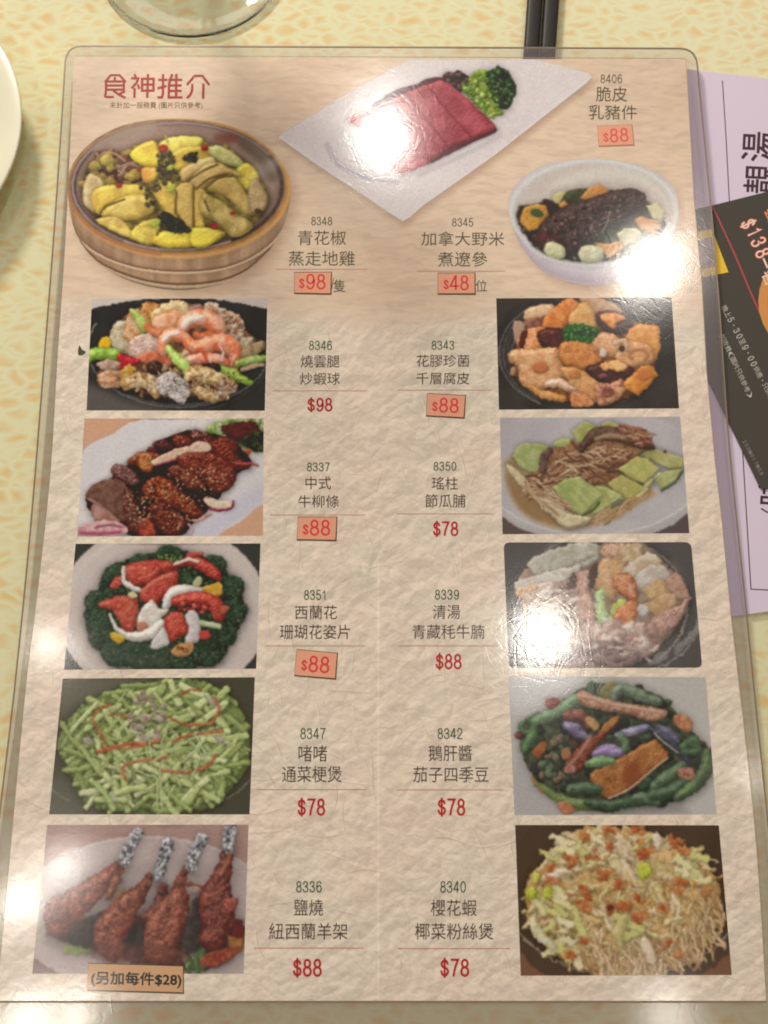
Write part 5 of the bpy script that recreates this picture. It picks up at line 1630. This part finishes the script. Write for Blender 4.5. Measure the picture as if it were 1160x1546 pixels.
def strip(name, P, w, mat, z, parent=None):
    V, F = ribbon([[tuple(on_menu(x, y)) for x, y in P]], w, z)
    me = bpy.data.meshes.new(name)
    me.from_pydata(V, [], F)
    if me.polygons[0].normal.z < 0:
        me.flip_normals()
    return link(name, me, parent or menu, mat)


strip('paper_crease', [(100, 84.5), (400, 85), (800, 87), (1034, 88.5)], .00035, step_mat, Z0 + 3e-5)
strip('paper_crease', INNER_R[:-2], .0003, simple('paper_step_soft', 'a8947c', .4), Z0 + 3e-5)
strip('paper_crease', [(-5, 1512.5), (300, 1513), (800, 1513), (1157, 1512.5)], .0006, simple('paper_step_shadow', '85705c', .5), Z0 + 3e-5)  # bottom strip: step and the paper edge's shadow, set as dark colour

# ---- dish pictures
def tone(A, fn):
    """the inks of each picture: less saturated and lifted towards a tint"""
    d, l, c = {pic_shrimp: (0, .05, 'b09880'), pic_tofu: (0, .07, 'c09070'), pic_beef: (0, .08, 'a08880'), pic_squash: (.06, .16, 'b8a880'),
               pic_broccoli: (.16, .10, '8c9084'), pic_yak: (.05, .16, 'c8bcb0'), pic_greens: (.08, .20, 'b4b070'), pic_eggplant: (.12, .12, '909484'),
               pic_lamb: (.05, .05, 'b09a90'), pic_noodles: (0, .20, 'd2964e'), pic_tub: (.10, .10, 'c8b080'), pic_pig: (.02, .04, 'b09aa0'), pic_cass: (.05, .12, 'a09890')}[fn]
    A = A * (1 - d) + d * A.mean(axis=2, keepdims=True)
    return A * (1 - l) + l * hexc(c)


PICS = [
    # painter, view (ox, oy, scale), outline in photograph pixels, label
    (pic_shrimp, (110, 440, 3.742), [(139, 451), (404, 450.5), (400, 620), (131, 619.5)], 'photo of prawns and mushrooms on a black plate'),
    (pic_tofu, (740, 440, 3.742), [(749.5, 450.5), (1014, 449), (1025.5, 616.5), (753.5, 618.5)], 'photo of braised tofu skin and mushrooms with parsley'),
    (pic_beef, (100, 620, 3.625), [(128, 632), (398.5, 632), (397, 808.5), (117, 810)], 'photo of sauced beef strips with red onion'),
    (pic_squash, (740, 620, 3.625), [(755, 631), (1027, 629), (1041, 805), (759, 806.5)], 'photo of pale green squash with shredded scallop'),
    (pic_broccoli, (80, 810, 3.515), [(114.5, 821), (393.5, 820.5), (387, 1009.5), (97, 1011)], 'photo of orange seafood slices on broccoli'),
    (pic_yak, (745, 810, 3.515), [(760.5, 819), (1043.5, 818.5), (1060.5, 1008), (768.5, 1008.5)], 'photo of pale beef brisket stew in a black bowl'),
    (pic_greens, (60, 1010, 3.412), [(95, 1024.5), (385, 1022.5), (377, 1229.5), (74.5, 1229.5)], 'photo of green stalks with red chilli strips'),
    (pic_eggplant, (760, 1010, 3.412), [(768, 1021), (1065.5, 1022.5), (1082, 1229.5), (777, 1230.5)], 'photo of purple aubergine and green beans'),
    (pic_lamb, (40, 1235, 3.222), [(71.5, 1245.5), (375.5, 1245), (368, 1470), (49, 1470)], 'photo of four lamb chops with foil on the bones'),
    (pic_noodles, (760, 1235, 3.222), [(778, 1245.5), (1085.5, 1246), (1105, 1472), (786.5, 1473)], 'photo of glass noodles with cabbage and red shrimp'),
]
z = Z0 + DZ
for k, (fn, (ox, oy, s), quad, lab) in enumerate(PICS):
    if fn is pic_yak:
        q = []
        for i in range(4):
            q += round_corner(quad[i], quad[i - 1], quad[(i + 1) % 4], 9, 4)
        quad = q
    P = mp(quad)
    bb = bbox(P)
    GX, GY = photo_grid(*bb, 4.4)
    pr = Print((GX - ox) * s, (GY - oy) * s)
    fn(pr)
    m = picture('dish_print', tone(pr.done(blur=1, grain=.015), fn), 'dish')
    tag(sheet('dish_photo', P, z, menu, m, 0, bb), lab)
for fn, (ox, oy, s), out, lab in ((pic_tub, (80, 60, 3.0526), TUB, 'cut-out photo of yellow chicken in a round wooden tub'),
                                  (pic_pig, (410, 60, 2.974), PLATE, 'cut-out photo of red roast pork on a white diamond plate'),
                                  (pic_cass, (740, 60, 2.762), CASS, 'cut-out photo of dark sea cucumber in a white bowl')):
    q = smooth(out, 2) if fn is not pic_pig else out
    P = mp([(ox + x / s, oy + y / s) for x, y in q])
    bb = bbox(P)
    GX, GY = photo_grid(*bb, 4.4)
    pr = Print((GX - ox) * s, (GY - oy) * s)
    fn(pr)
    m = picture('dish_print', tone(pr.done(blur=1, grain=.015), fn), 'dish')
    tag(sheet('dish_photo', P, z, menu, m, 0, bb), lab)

# ---- lettering
DIG = {
    '0': [[(.5 + .36 * math.cos(a), .5 + .5 * math.sin(a)) for a in np.linspace(0, 2 * math.pi, 17)]],
    '1': [[(.22, .76), (.40, .82), (.52, 1.0), (.52, 0)]],
    '2': [[(.14, .72), (.18, .88), (.34, .99), (.56, 1.0), (.76, .92), (.82, .74), (.76, .58), (.5, .36), (.22, .14), (.12, 0), (.86, 0)]],
    '3': [[(.14, .76), (.22, .92), (.44, 1.0), (.68, .95), (.78, .77), (.70, .60), (.44, .53), (.70, .47), (.84, .28), (.74, .08), (.46, 0), (.22, .06), (.12, .25)]],
    '4': [[(.90, .26), (.08, .26), (.62, 1.0), (.66, 1.0), (.66, 0)]],
    '5': [[(.80, 1.0), (.28, 1.0), (.20, .50), (.42, .62), (.66, .58), (.84, .40), (.80, .14), (.58, 0), (.34, 0), (.12, .20)]],
    '6': [[(.80, .80), (.72, .94), (.50, 1.0), (.26, .90), (.14, .62), (.14, .34), (.26, .07), (.50, 0), (.74, .08), (.84, .32), (.74, .54), (.52, .63), (.28, .54), (.15, .38)]],
    '7': [[(.12, 1.0), (.86, 1.0), (.62, .64), (.46, .30), (.38, 0)]],
    '8': [[(.5 + .30 * math.cos(a), .765 + .235 * math.sin(a)) for a in np.linspace(0, 2 * math.pi, 15)], [(.5 + .37 * math.cos(a), .265 + .265 * math.sin(a)) for a in np.linspace(0, 2 * math.pi, 15)]],
    '9': [[(.18, .20), (.28, .06), (.48, 0), (.74, .10), (.86, .38), (.86, .66), (.74, .93), (.50, 1.0), (.26, .92), (.16, .68), (.26, .46), (.48, .37), (.72, .46), (.85, .62)]],
    '$': [[(.82, .74), (.72, .89), (.50, .94), (.26, .88), (.18, .72), (.28, .57), (.52, .50), (.76, .43), (.86, .26), (.74, .09), (.50, .04), (.24, .10), (.14, .28)], [(.5, 1.08), (.5, -.08)]],
    's': [[(.80, .74), (.50, .92), (.22, .74), (.50, .50), (.80, .27), (.50, .06), (.18, .25)]],
}


def px_mat(x0, y0, x1, y1, tilt=0.0, fn=None):
    """maps the unit box to the plane so that it fills that box of the photograph"""
    fn = fn or on_menu
    cx, cy = (x0 + x1) / 2, (y0 + y1) / 2
    ca, sa = math.cos(math.radians(tilt)), math.sin(math.radians(tilt))

    def f(u, v):
        x = x0 + (x1 - x0) * u - cx
        y = y1 + (y0 - y1) * v - cy
        q = fn(cx + x * ca - y * sa, cy + x * sa + y * ca)
        return (q.x, q.y)
    return f


def text_meshdata(s):
    cu = bpy.data.curves.new('lettering', 'FONT')
    cu.body = s
    cu.size = 1
    cu.resolution_u = 3
    ob = bpy.data.objects.new('lettering', cu)
    COL.objects.link(ob)
    bpy.context.view_layer.update()
    dg = bpy.context.evaluated_depsgraph_get()
    me = bpy.data.meshes.new_from_object(ob.evaluated_get(dg))
    bpy.data.objects.remove(ob)
    bpy.data.curves.remove(cu)
    return me


def font_text(name, s, box, mat, parent, z, tilt=0.0, fn=None, bold=0.0):
    """ideographs set in the built-in font, fitted to a box of the photograph"""
    me = text_meshdata(s)
    n = len(me.vertices)
    co = np.empty(n * 3, np.float32)
    me.vertices.foreach_get('co', co)
    co = co.reshape(-1, 3)
    lo, hi = co.min(0), co.max(0)
    f = px_mat(*box, tilt, fn)
    V = []
    for c in co:
        x, y = f((c[0] - lo[0]) / (hi[0] - lo[0]), (c[1] - lo[1]) / (hi[1] - lo[1]))
        V.append((x, y, z))
    F = [tuple(p.vertices) for p in me.polygons]
    bpy.data.meshes.remove(me)
    if bold:      # a heavier cut: the same glyphs repeated a hair to the side, each on its own level
        base, fb = list(V), list(F)
        for k, (dx, dy) in enumerate(((1, 0), (0, 1), (1, 1))):
            b = len(V)
            V += [(x + dx * bold, y + dy * bold, z + 6e-6 * (k + 1)) for x, y, _ in base]
            F += [tuple(i + b for i in t) for t in fb]
    m2 = bpy.data.meshes.new(name)
    m2.from_pydata(V, [], F)
    if m2.polygons and sum(p.normal.z * p.area for p in m2.polygons) < 0:
        m2.flip_normals()
    return link(name, m2, parent, mat)


def digits(name, s, box, mat, parent, z, w, tilt=0.0, fn=None, adv=None):
    """numerals drawn as strokes; w is the stroke width in metres"""
    f = px_mat(*box, tilt, fn)
    paths = []
    n = len(s)
    cw = 1.0 / n
    x = 0
    wid = [.62 if c == 's' else 1.0 for c in s]
    tot = sum(wid)
    for c, ww in zip(s, wid):
        for P in DIG[c]:
            h = .70 if c == 's' else 1.0
            Q = []
            for u, v in (smooth(P, 3, False) if len(P) > 6 and c in '3568$9s20' else P):
                Q.append(f((x + ww * (.04 + .92 * u)) / tot, v * h + .03 * (c == 's')))
            paths.append(Q)
        x += ww
    V, F = ribbon(paths, w, z)
    me = bpy.data.meshes.new(name)
    me.from_pydata(V, [], F)
    for p in me.polygons:
        if p.normal.z < 0:
            p.flip()
    return link(name, me, parent, mat)


GREEN = printed('code_ink', '2a5636')
DARK = printed('name_ink', '55463a')
DARKG = printed('name_ink_top', '5f5a46')
RED = printed('price_ink', 'b02030')
REDL = printed('sticker_ink', 'd24a48')
LINE = printed('rule_ink', 'c07c70')
STK = printed('sticker_paper', 'dc9c7c')
STKB = printed('sticker_border_shadow', '5e4634')
STKB2 = printed('sticker_border_shadow_light', 'b07a68')
TITLE = printed('title_ink', 'a32824')
SUB = printed('subtitle_ink', '7a6044')
zt = Z0 + 2 * DZ

ENT = [
    # code, code box, [(name line, box)], rule, price
    ('8346', (466, 515, 502.5, 528), [('燒雲腿', (454, 536, 513, 555)), ('炒蝦球', (453, 562.5, 513.5, 581))], (412, 553, 590), ('$98', (463.5, 602, 503, 620))),
    ('8343', (651, 515, 687, 527.5), [('花膠珍菌', (629, 535.5, 709, 554)), ('千層腐皮', (629, 562, 709, 580.5))], (601, 743, 589), None),
    ('8337', (463, 699, 499, 711), [('中式', (461.5, 719.5, 500, 739)), ('牛柳條', (450.5, 747.5, 512, 766.5))], (408, 552.5, 777.5), None),
    ('8350', (654, 698, 690, 710), [('瑤柱', (652, 720, 691.5, 739.5)), ('節瓜脯', (642, 746, 703, 766.5))], (600, 746, 775.8), ('$78', (653, 788.5, 693, 808))),
    ('8351', (458.5, 891.5, 495, 905), [('西蘭花', (445.5, 914, 509, 935)), ('珊瑚花姿片', (423, 943, 528.5, 965))], (400, 551, 975), None),
    ('8339', (656, 891, 694, 904.5), [('清湯', (654, 913, 695, 934.5)), ('青藏秏牛腩', (623, 943, 731.5, 964.5))], (602, 752, 975), ('$88', (657, 988.5, 698, 1009))),
    ('8347', (453, 1100, 492.5, 1115), [('啫啫', (451, 1125, 494, 1150)), ('通菜梗煲', (426, 1156.5, 516, 1181))], (388, 553, 1192), ('$78', (448.5, 1207, 492, 1230))),
    ('8342', (660, 1100, 699.5, 1115), [('鵝肝醬', (647, 1125, 713, 1149)), ('茄子四季豆', (624, 1157.5, 737.5, 1181))], (600, 760, 1192.5), ('$78', (660, 1207, 703.5, 1230))),
    ('8336', (446.5, 1331, 487, 1346.5), [('鹽燒', (444, 1357.5, 488, 1382.5)), ('紐西蘭羊架', (406.5, 1393.5, 525, 1418.5))], (384, 549, 1431.4), ('$88', (441.5, 1449, 487, 1473))),
    ('8340', (664, 1331, 704.5, 1347), [('櫻花蝦', (650.5, 1358, 720, 1383)), ('椰菜粉絲煲', (627, 1393.5, 745, 1418.5))], (602, 770.5, 1432), ('$78', (664, 1449, 709.5, 1473))),
    ('8348', (469.5, 328, 502.5, 339.5), [('青花椒', (450, 348, 522.5, 370)), ('蒸走地雞', (436, 379, 536, 401.5))], (417, 554.5, 406.5), None),
    ('8345', (682, 330, 715.5, 341.5), [('加拿大野米', (636, 349.8, 761.5, 371)), ('煮遼參', (661.5, 380, 736, 402.5))], (630, 763, 409.5), None),
    ('8406', (906, 113, 940.5, 125), [('脆皮', (900, 130.5, 947, 153.5)), ('乳豬件', (889, 158.5, 961.5, 180.5))], None, None),
]
for code, cb, names, rule, price in ENT:
    top = cb[1] < 400
    lw = .00042
    digits('dish_code', code, cb, DARKG if top else GREEN, menu, zt, lw)
    for s, b in names:
        font_text('dish_name', s, b, DARKG if top else DARK, menu, zt)
    if rule:
        strip('rule_line', [(rule[0], rule[2]), ((rule[0] + rule[1]) / 2, rule[2]), (rule[1], rule[2])], .00026, LINE, zt)
    if price:
        digits('price', price[0], price[1], RED, menu, zt, .00082)
font_text('price_unit', '隻', (503.5, 422, 521.5, 441), DARKG, menu, zt)
strip('price_unit', [(500, 440), (504, 420)], .0003, DARKG, zt)
font_text('price_unit', '位', (718.5, 422.5, 735.5, 440.5), DARKG, menu, zt)

# title in squared strokes
TA = lambda x, y: on_menu(150 + x / 12.889, 100 + y / 12.889)
TB = lambda x, y: on_menu(230 + x / 12.21, 100 + y / 12.21)
ts = []
for P in ([(120, 300), (225, 175), (395, 175), (510, 300)], [(305, 225), (305, 270)], [(130, 297), (480, 297), (478, 455)], [(130, 297), (135, 450), (118, 590), (140, 600), (270, 598)],
          [(145, 375), (470, 375)], [(145, 455), (470, 455)], [(285, 480), (395, 560), (500, 610)], [(490, 490), (400, 540)],
          [(690, 165), (710, 205)], [(635, 235), (760, 235), (730, 320), (640, 420)], [(690, 440), (685, 600)], [(760, 370), (775, 430)],
          [(835, 245), (1060, 245), (1055, 475), (835, 475), (835, 245)], [(845, 357), (1045, 357)], [(950, 165), (935, 600)]):
    ts.append([tuple(TA(x, y)) for x, y in P])
for P in ([(200, 160), (200, 500), (180, 575), (110, 575)], [(125, 250), (270, 250)], [(110, 405), (250, 365)],
          [(365, 160), (335, 250), (310, 330), (305, 575), (545, 575)], [(445, 155), (440, 560)], [(310, 250), (540, 250)], [(325, 355), (530, 355)], [(325, 455), (530, 455)],
          [(650, 335), (720, 250), (780, 178), (925, 178), (1045, 335)], [(740, 335), (735, 450), (700, 530), (650, 580)], [(945, 330), (940, 585)]):
    ts.append([tuple(TB(x, y)) for x, y in P])
V, F = ribbon(ts, .00112, zt, 5e-6)
me = bpy.data.meshes.new('menu_title')
me.from_pydata(V, [], F)
for p in me.polygons:
    if p.normal.z < 0:
        p.flip()
link('menu_title', me, menu, TITLE)
font_text('menu_subtitle', '未計加一服務費 (圖片只供參考)', (166, 154, 306, 165), SUB, menu, zt)

# price stickers sealed under the film
STKS = [
    ([(902, 191), (953.6, 188.5), (956.5, 218), (904.7, 220)], 's88', (910, 195, 950, 214), -3, 'pale'),
    ([(445, 412), (500, 411.5), (499, 443), (445, 442)], 's98', (451, 415, 493, 436), 0, 'dark'),
    ([(661.5, 413), (716.7, 412.5), (716.7, 443), (661.5, 443)], 's48', (669, 417, 709, 437.5), 0, 'dark'),
    ([(645.7, 594.6), (702.5, 597.5), (700, 630), (644, 627)], 's88', (652, 602, 694, 622), 2, 'dark'),
    ([(450.5, 781), (508.4, 781), (506.5, 815), (448.8, 814)], 's88', (456.5, 786, 500, 807.5), 0, 'dark'),
    ([(448.8, 981), (509, 986.5), (506, 1024), (445, 1019)], 's88', (454.5, 991.5, 499, 1014), 4, 'dark'),
    ([(134, 1454.7), (276.5, 1459), (276.5, 1498), (132, 1494)], '(另加每件$28)', (138, 1468, 273.5, 1490.5), 1.2, 'note'),
]
for quad, s, box, tl, kind in STKS:
    q = mp(quad)
    ob_ = offset(quad, 1.1 if kind != 'pale' else .8)
    ob_ = [ob_[0], (ob_[1][0] + .9, ob_[1][1]), (ob_[2][0] + 1.3, ob_[2][1] + 1.3), (ob_[3][0], ob_[3][1] + 1.0)]  # border widened right and down: each sticker's shadow laid in dark colour
    bx = mp(ob_)
    m = {'pale': STKB2, 'dark': STKB, 'note': STKB}[kind]
    st = sheet('price_sticker' if kind != 'note' else 'surcharge_sticker', bx, zt + DZ, menu, m, .00005)
    # a slightly heavier shadow along the lower edge
    lo = mp([(quad[3][0] - 1, quad[3][1]), (quad[2][0] + 1, quad[2][1]), (quad[2][0] + 2, quad[2][1] + 2), (quad[3][0] - .5, quad[3][1] + 2)])
    face = sheet('sticker_face', q, zt + 1.6 * DZ, st, STK if kind != 'note' else printed('note_paper', 'c79c74'))
    if kind == 'note':
        font_text('lettering', s, box, printed('note_ink', '332416'), st, zt + 2.4 * DZ, tl, bold=.0002)
    else:
        digits('lettering', s, box, REDL if kind == 'dark' else printed('sticker_ink_pale', 'd8605a'), st, zt + 2.4 * DZ, .00086, tl)

# dark green herb flake by the prawn picture
P = mp(smooth([(120, 521), (124, 528), (130, 531), (125, 536), (118, 535)], 2))
tag(sheet('herb_flake', P, zt + DZ, None, simple('herb', '4a4a34', .6, noise=.3), .0002), 'dark green herb flake on the margin left of the prawn photo', 'food scrap')
bpy.data.objects['herb_flake'].matrix_world = MENU

# ---------------------------------------------------------------- the papers that stick out on the right
lav = empty('lavender_sheet')
tag(lav, 'pale lavender paper with a black frame line lying under the menu', 'paper')
ZL = .0012


def tp(pts, z):
    return [tuple(on_table(x, y, z).xy) for x, y in pts]


LAVM = printed('lavender_paper', 'cfbdc9', False, .02)
sheet('paper', tp([(985, 98), (1060, 107), (1300, 136), (1330, 900), (1103, 931), (1000, 934)], ZL), ZL, lav, LAVM, .0004)


def tstrip(name, P, w, mat, z, parent):
    V, F = ribbon([[tuple(on_table(x, y, z).xy) for x, y in P]], w, z)
    me = bpy.data.meshes.new(name)
    me.from_pydata(V, [], F)
    for p in me.polygons:
        if p.normal.z < 0:
            p.flip()
    return link(name, me, parent, mat)


INKB = printed('frame_ink', '4a3438', False)
tstrip('frame_line', [(1091, 122), (1096, 200), (1101.5, 305), (1113, 520), (1122, 690), (1134, 889.5), (1300, 898)], .00046, INKB, ZL + 3e-5, lav)
tf = lambda x, y: on_table(x, y, ZL)
for s, b in (('湯', (1120, 200, 1171, 244)), ('靚', (1123, 250, 1176, 292))):
    w_, h_ = b[2] - b[0], b[3] - b[1]
    cx, cy = (b[0] + b[2]) / 2, (b[1] + b[3]) / 2
    # set upright about the centre, then turned a quarter turn to the left
    font_text('lettering', s, (cx - h_ / 2, cy - w_ / 2, cx + h_ / 2, cy + w_ / 2), INKB, lav, ZL + 3e-5, -87, tf, bold=.0003)
font_text('lettering', '味', (1145, 722, 1185, 762), INKB, lav, ZL + 3e-5, -87, tf, bold=.0003)
tstrip('lettering', [(1150, 768), (1158, 773), (1168, 775), (1180, 773)], .0007, INKB, ZL + 3.6e-5, lav)

fly = empty('black_flyer')
tag(fly, 'black promotional flyer with a red line lying on the lavender paper', 'flyer')
ZF = .0020
BLK = printed('flyer_black', '4b443b', False)
sheet('card', tp([(1010, 324), (1074, 310.5), (1180, 284), (1330, 270), (1330, 742), (1149, 738), (1100, 636), (1065, 565)], ZF), ZF, fly, BLK, .0003)
FR = printed('flyer_red', 'b04a4c', False)
tstrip('red_line', [(1076, 311), (1110, 385), (1133, 440), (1150, 478)], .00075, FR, ZF + 3e-5, fly)
yp = sheet('yellow_patch', tp([(1040, 352), (1075, 346), (1100, 411), (1056, 420)], ZF), ZF + 3e-5, fly, printed('flyer_yellow', 'dfb63a', False))
sheet('patch_print', tp([(1045, 364), (1075, 358), (1080.5, 402), (1058, 407)], ZF), ZF + 7e-5, yp, printed('patch_brown', '8a7668', False))
fr = lambda x, y: on_table(x, y, ZF)


def along(name, s, x, y, ang, w, h, mat, z, gap=1.0, st=None, bold=0.0, parent=None):
    """sets s glyph by glyph along a direction of the photograph, ang degrees clockwise"""
    a = math.radians(ang)
    for i, c in enumerate(s):
        if c == ' ':
            continue
        px, py = x + math.cos(a) * i * w * gap, y + math.sin(a) * i * w * gap
        b = (px - w / 2, py - h / 2, px + w / 2, py + h / 2)
        if st and c in DIG:
            digits(name, c, (px - w * .36, py - h / 2, px + w * .36, py + h / 2) if c != '1' else (px - w * .36, py - h / 2, px + w * .36, py + h / 2), mat, parent, z, st, ang, fr)
        elif c in ':‧':
            sheet(name, [tuple(fr(px + dx, py + dy).xy) for dx, dy in ((-.9, -.9), (.9, -.9), (.9, .9), (-.9, .9))], z, parent, mat)
        elif c == '一':
            font_text(name, c, (px - w * .42, py - 1.2, px + w * .42, py + 1.2), mat, parent, z, ang, fr)
        else:
            font_text(name, c, (px - w * .46, py - h / 2, px + w * .46, py + h / 2), mat, parent, z, ang, fr, bold=bold)


GLOW = printed('flyer_glow', 'a8442c', False)
PINK = printed('flyer_price', 'f2c2ae', False)
for i, (c, cx, cy) in enumerate((('$', 1130, 338), ('1', 1139.5, 351), ('3', 1145.5, 365.5), ('8', 1152, 382))):
    digits('price', c, (cx - 6.5, cy - 10.5, cx + 6.5, cy + 10.5), GLOW, fly, ZF + 3e-5, .0016, 66, fr)
    digits('price', c, (cx - 6.5, cy - 10.5, cx + 6.5, cy + 10.5), PINK, fly, ZF + 9e-5, .0008, 66, fr)
font_text('price', '一', (1148, 396, 1164, 399), PINK, fly, ZF + 5e-5, 66, fr)
font_text('price', '客', (1151, 409, 1175, 431), PINK, fly, ZF + 5e-5, 66, fr, bold=.0001)
font_text('flyer_heading', '套餐', (1150, 322, 1194, 346), printed('flyer_orange', 'e0895c', False), fly, ZF + 5e-5, 66, fr, bold=.0001)
GREY = printed('flyer_small', 'b4ad9c', False)
GREY2 = printed('flyer_faint', '77736a', False)
along('small_print', '晚上5:30至9:00供應‧只供參考套餐', 1095, 466, 62.5, 9.4, 9.0, GREY, ZF + 4e-5, st=.0004, parent=fly)
along('small_print', '加收費(圖片只供參考)', 1091.5, 509, 65, 9.6, 8.6, GREY, ZF + 4e-5, parent=fly)
along('small_print', '250-017-08', 1124.5, 667, 62, 6.0, 5.0, GREY2, ZF + 4e-5, st=.0003, parent=fly)
# the orange dish printed at its edge
dd = []
for k in range(28):
    a = 2 * math.pi * k / 28
    dd.append((1215 + 70 * math.cos(a), 455 + 78 * math.sin(a)))
dsh = sheet('dish_picture', tp(dd, ZF), ZF + 6e-5, fly, printed('flyer_dish_rim', 'c8894a', False))
dd = [(1222 + (x - 1215) * .9, 455 + (y - 455) * .9) for x, y in dd]
sheet('dish_food', tp(dd, ZF), ZF + 10e-5, dsh, simple('flyer_dish_food', 'bb7a3c', .5, noise=.35, nscale=260))

# ---------------------------------------------------------------- chopsticks
LACQ = simple('black_lacquer', (.014, .012, .010), .5, .35, 0, linear=True, noise=.2)


def chopstick(pa, pb, lab, ext=.21):
    """a square black stick with softened edges; pa near the menu, pb towards the top of the picture"""
    H = .0052
    A = on_table(*pa, z=H)
    B = on_table(*pb, z=H)
    d = (B - A).normalized()
    s = Vector((-d.y, d.x, 0))
    L0, L1 = -.016, ext
    me = bpy.data.meshes.new('chopstick')
    bm = bmesh.new()
    rings = []
    for k in range(13):
        t = k / 12
        l = L0 + (L1 - L0) * t
        r = .0037 + .0008 * t
        c = A + d * l
        c.z = H / 2 + .0001
        vs = []
        n = 16
        for q in range(n):
            a = 2 * math.pi * q / n
            ca, sa = math.cos(a), math.sin(a)
            e = .55
            u = math.copysign(abs(ca) ** e, ca) * r
            v = math.copysign(abs(sa) ** e, sa) * H / 2
            vs.append(bm.verts.new(c + s * u + Vector((0, 0, v))))
        rings.append(vs)
    for a, b in zip(rings, rings[1:]):
        for q in range(16):
            bm.faces.new((a[q], a[(q + 1) % 16], b[(q + 1) % 16], b[q]))
    bm.faces.new(rings[0][::-1])
    bm.faces.new(rings[-1])
    bmesh.ops.recalc_face_normals(bm, faces=bm.faces)
    bm.to_mesh(me)
    bm.free()
    o = link('chopstick', me, None, LACQ, True)
    tag(o, lab, 'chopstick', 'black chopsticks')


chopstick((803.5, 70), (808.5, 0), 'left one of two black chopsticks tucked under the top edge of the menu')
chopstick((829, 70), (834, 0), 'right one of two black chopsticks tucked under the top edge of the menu')


# ---------------------------------------------------------------- plate at the left
def lathe(prof, n, name, mat, loc, parent=None):
    bm = bmesh.new()
    R = []
    for r, z_ in prof:
        R.append([bm.verts.new((r * math.cos(2 * math.pi * k / n), r * math.sin(2 * math.pi * k / n), z_)) for k in range(n)] if r > 1e-6 else [bm.verts.new((0, 0, z_))])
    for a, b in zip(R, R[1:]):
        for k in range(n):
            j = (k + 1) % n
            q = [a[k], a[j], b[j], b[k]] if len(a) > 1 and len(b) > 1 else ([a[0], b[j], b[k]] if len(a) == 1 else [a[k], a[j], b[0]])
            bm.faces.new(q)
    bmesh.ops.recalc_face_normals(bm, faces=bm.faces)
    me = bpy.data.meshes.new(name)
    bm.to_mesh(me)
    bm.free()
    o = link(name, me, parent, mat, True)
    o.location = loc
    return o


pc = on_table(-228, 193, .017)
CER = simple('cream_glaze', 'e2d9bc', .25, .5, .3, noise=.02)
R_ = (on_table(33, 193, .017) - pc).length
pl = lathe([(0, .004), (.040, .004), (.052, .006), (R_ - .012, .0145), (R_ - .001, .0178), (R_, .0172), (R_ - .0005, .0160), (R_ - .012, .0125), (.052, .004), (.046, .0008), (.042, .0008), (.040, .002), (0, .002)], 96, 'plate', CER, (pc.x, pc.y, 0))
tag(pl, 'cream ceramic plate cut off by the left edge, beside the menu', 'plate')

# ---------------------------------------------------------------- drinking glass above the menu
thin, nt, b = new_mat('thin_glass')
nt.nodes.remove(b)
tr = node(nt, 'ShaderNodeBsdfTransparent', ins={0: (.97, .97, .96, 1)})
gl = node(nt, 'ShaderNodeBsdfGlossy', ins={'Roughness': .02, 'Color': (1, 1, 1, 1)})
fr_ = node(nt, 'ShaderNodeFresnel', ins={0: 1.45})
mx_ = node(nt, 'ShaderNodeMixShader')
nt.links.new(fr_.outputs[0], mx_.inputs[0])
nt.links.new(tr.outputs[0], mx_.inputs[1])
nt.links.new(gl.outputs[0], mx_.inputs[2])
nt.links.new(mx_.outputs[0], nt.nodes['Material Output'].inputs[0])
gm, nt, b = new_mat('clear_glass')
b.inputs['Base Color'].default_value = (1, 1, 1, 1)
b.inputs['Transmission Weight'].default_value = 1.0
b.inputs['Roughness'].default_value = .01
b.inputs['IOR'].default_value = 1.5
gc = on_table(292, -66, .001)
gr = (on_table(292, 57, .001) - gc).length
footm, nt, b = new_mat('foot_glass')
b.inputs['Base Color'].default_value = (1, 1, 1, 1)
b.inputs['Transmission Weight'].default_value = 1.0
b.inputs['Roughness'].default_value = .03
b.inputs['IOR'].default_value = 1.22
glass = empty('wine_glass', Matrix.Translation((gc.x, gc.y, 0)))
tag(glass, 'clear stemmed glass standing above the top left of the menu', 'glass')
lathe([(0, .0062), (.006, .006), (.012, .0042), (gr * .6, .0030), (gr - .003, .0024), (gr, .0016), (gr - .0004, .0006), (gr - .003, .0003), (gr * .6, .0010), (.010, .0016), (0, .0018)], 96, 'foot', footm, (0, 0, 0), glass)
lathe([(0, .0063), (.0046, .0063), (.0036, .012), (.0034, .05), (.0044, .078), (0, .080)], 32, 'stem', thin, (0, 0, 0), glass)
lathe([(0, .0802), (.012, .083), (.030, .098), (.040, .125), (.041, .150), (.036, .180), (.0352, .180), (.0400, .150), (.0388, .126), (.029, .1), (.011, .0845), (0, .082)], 64, 'bowl', thin, (0, 0, 0), glass)
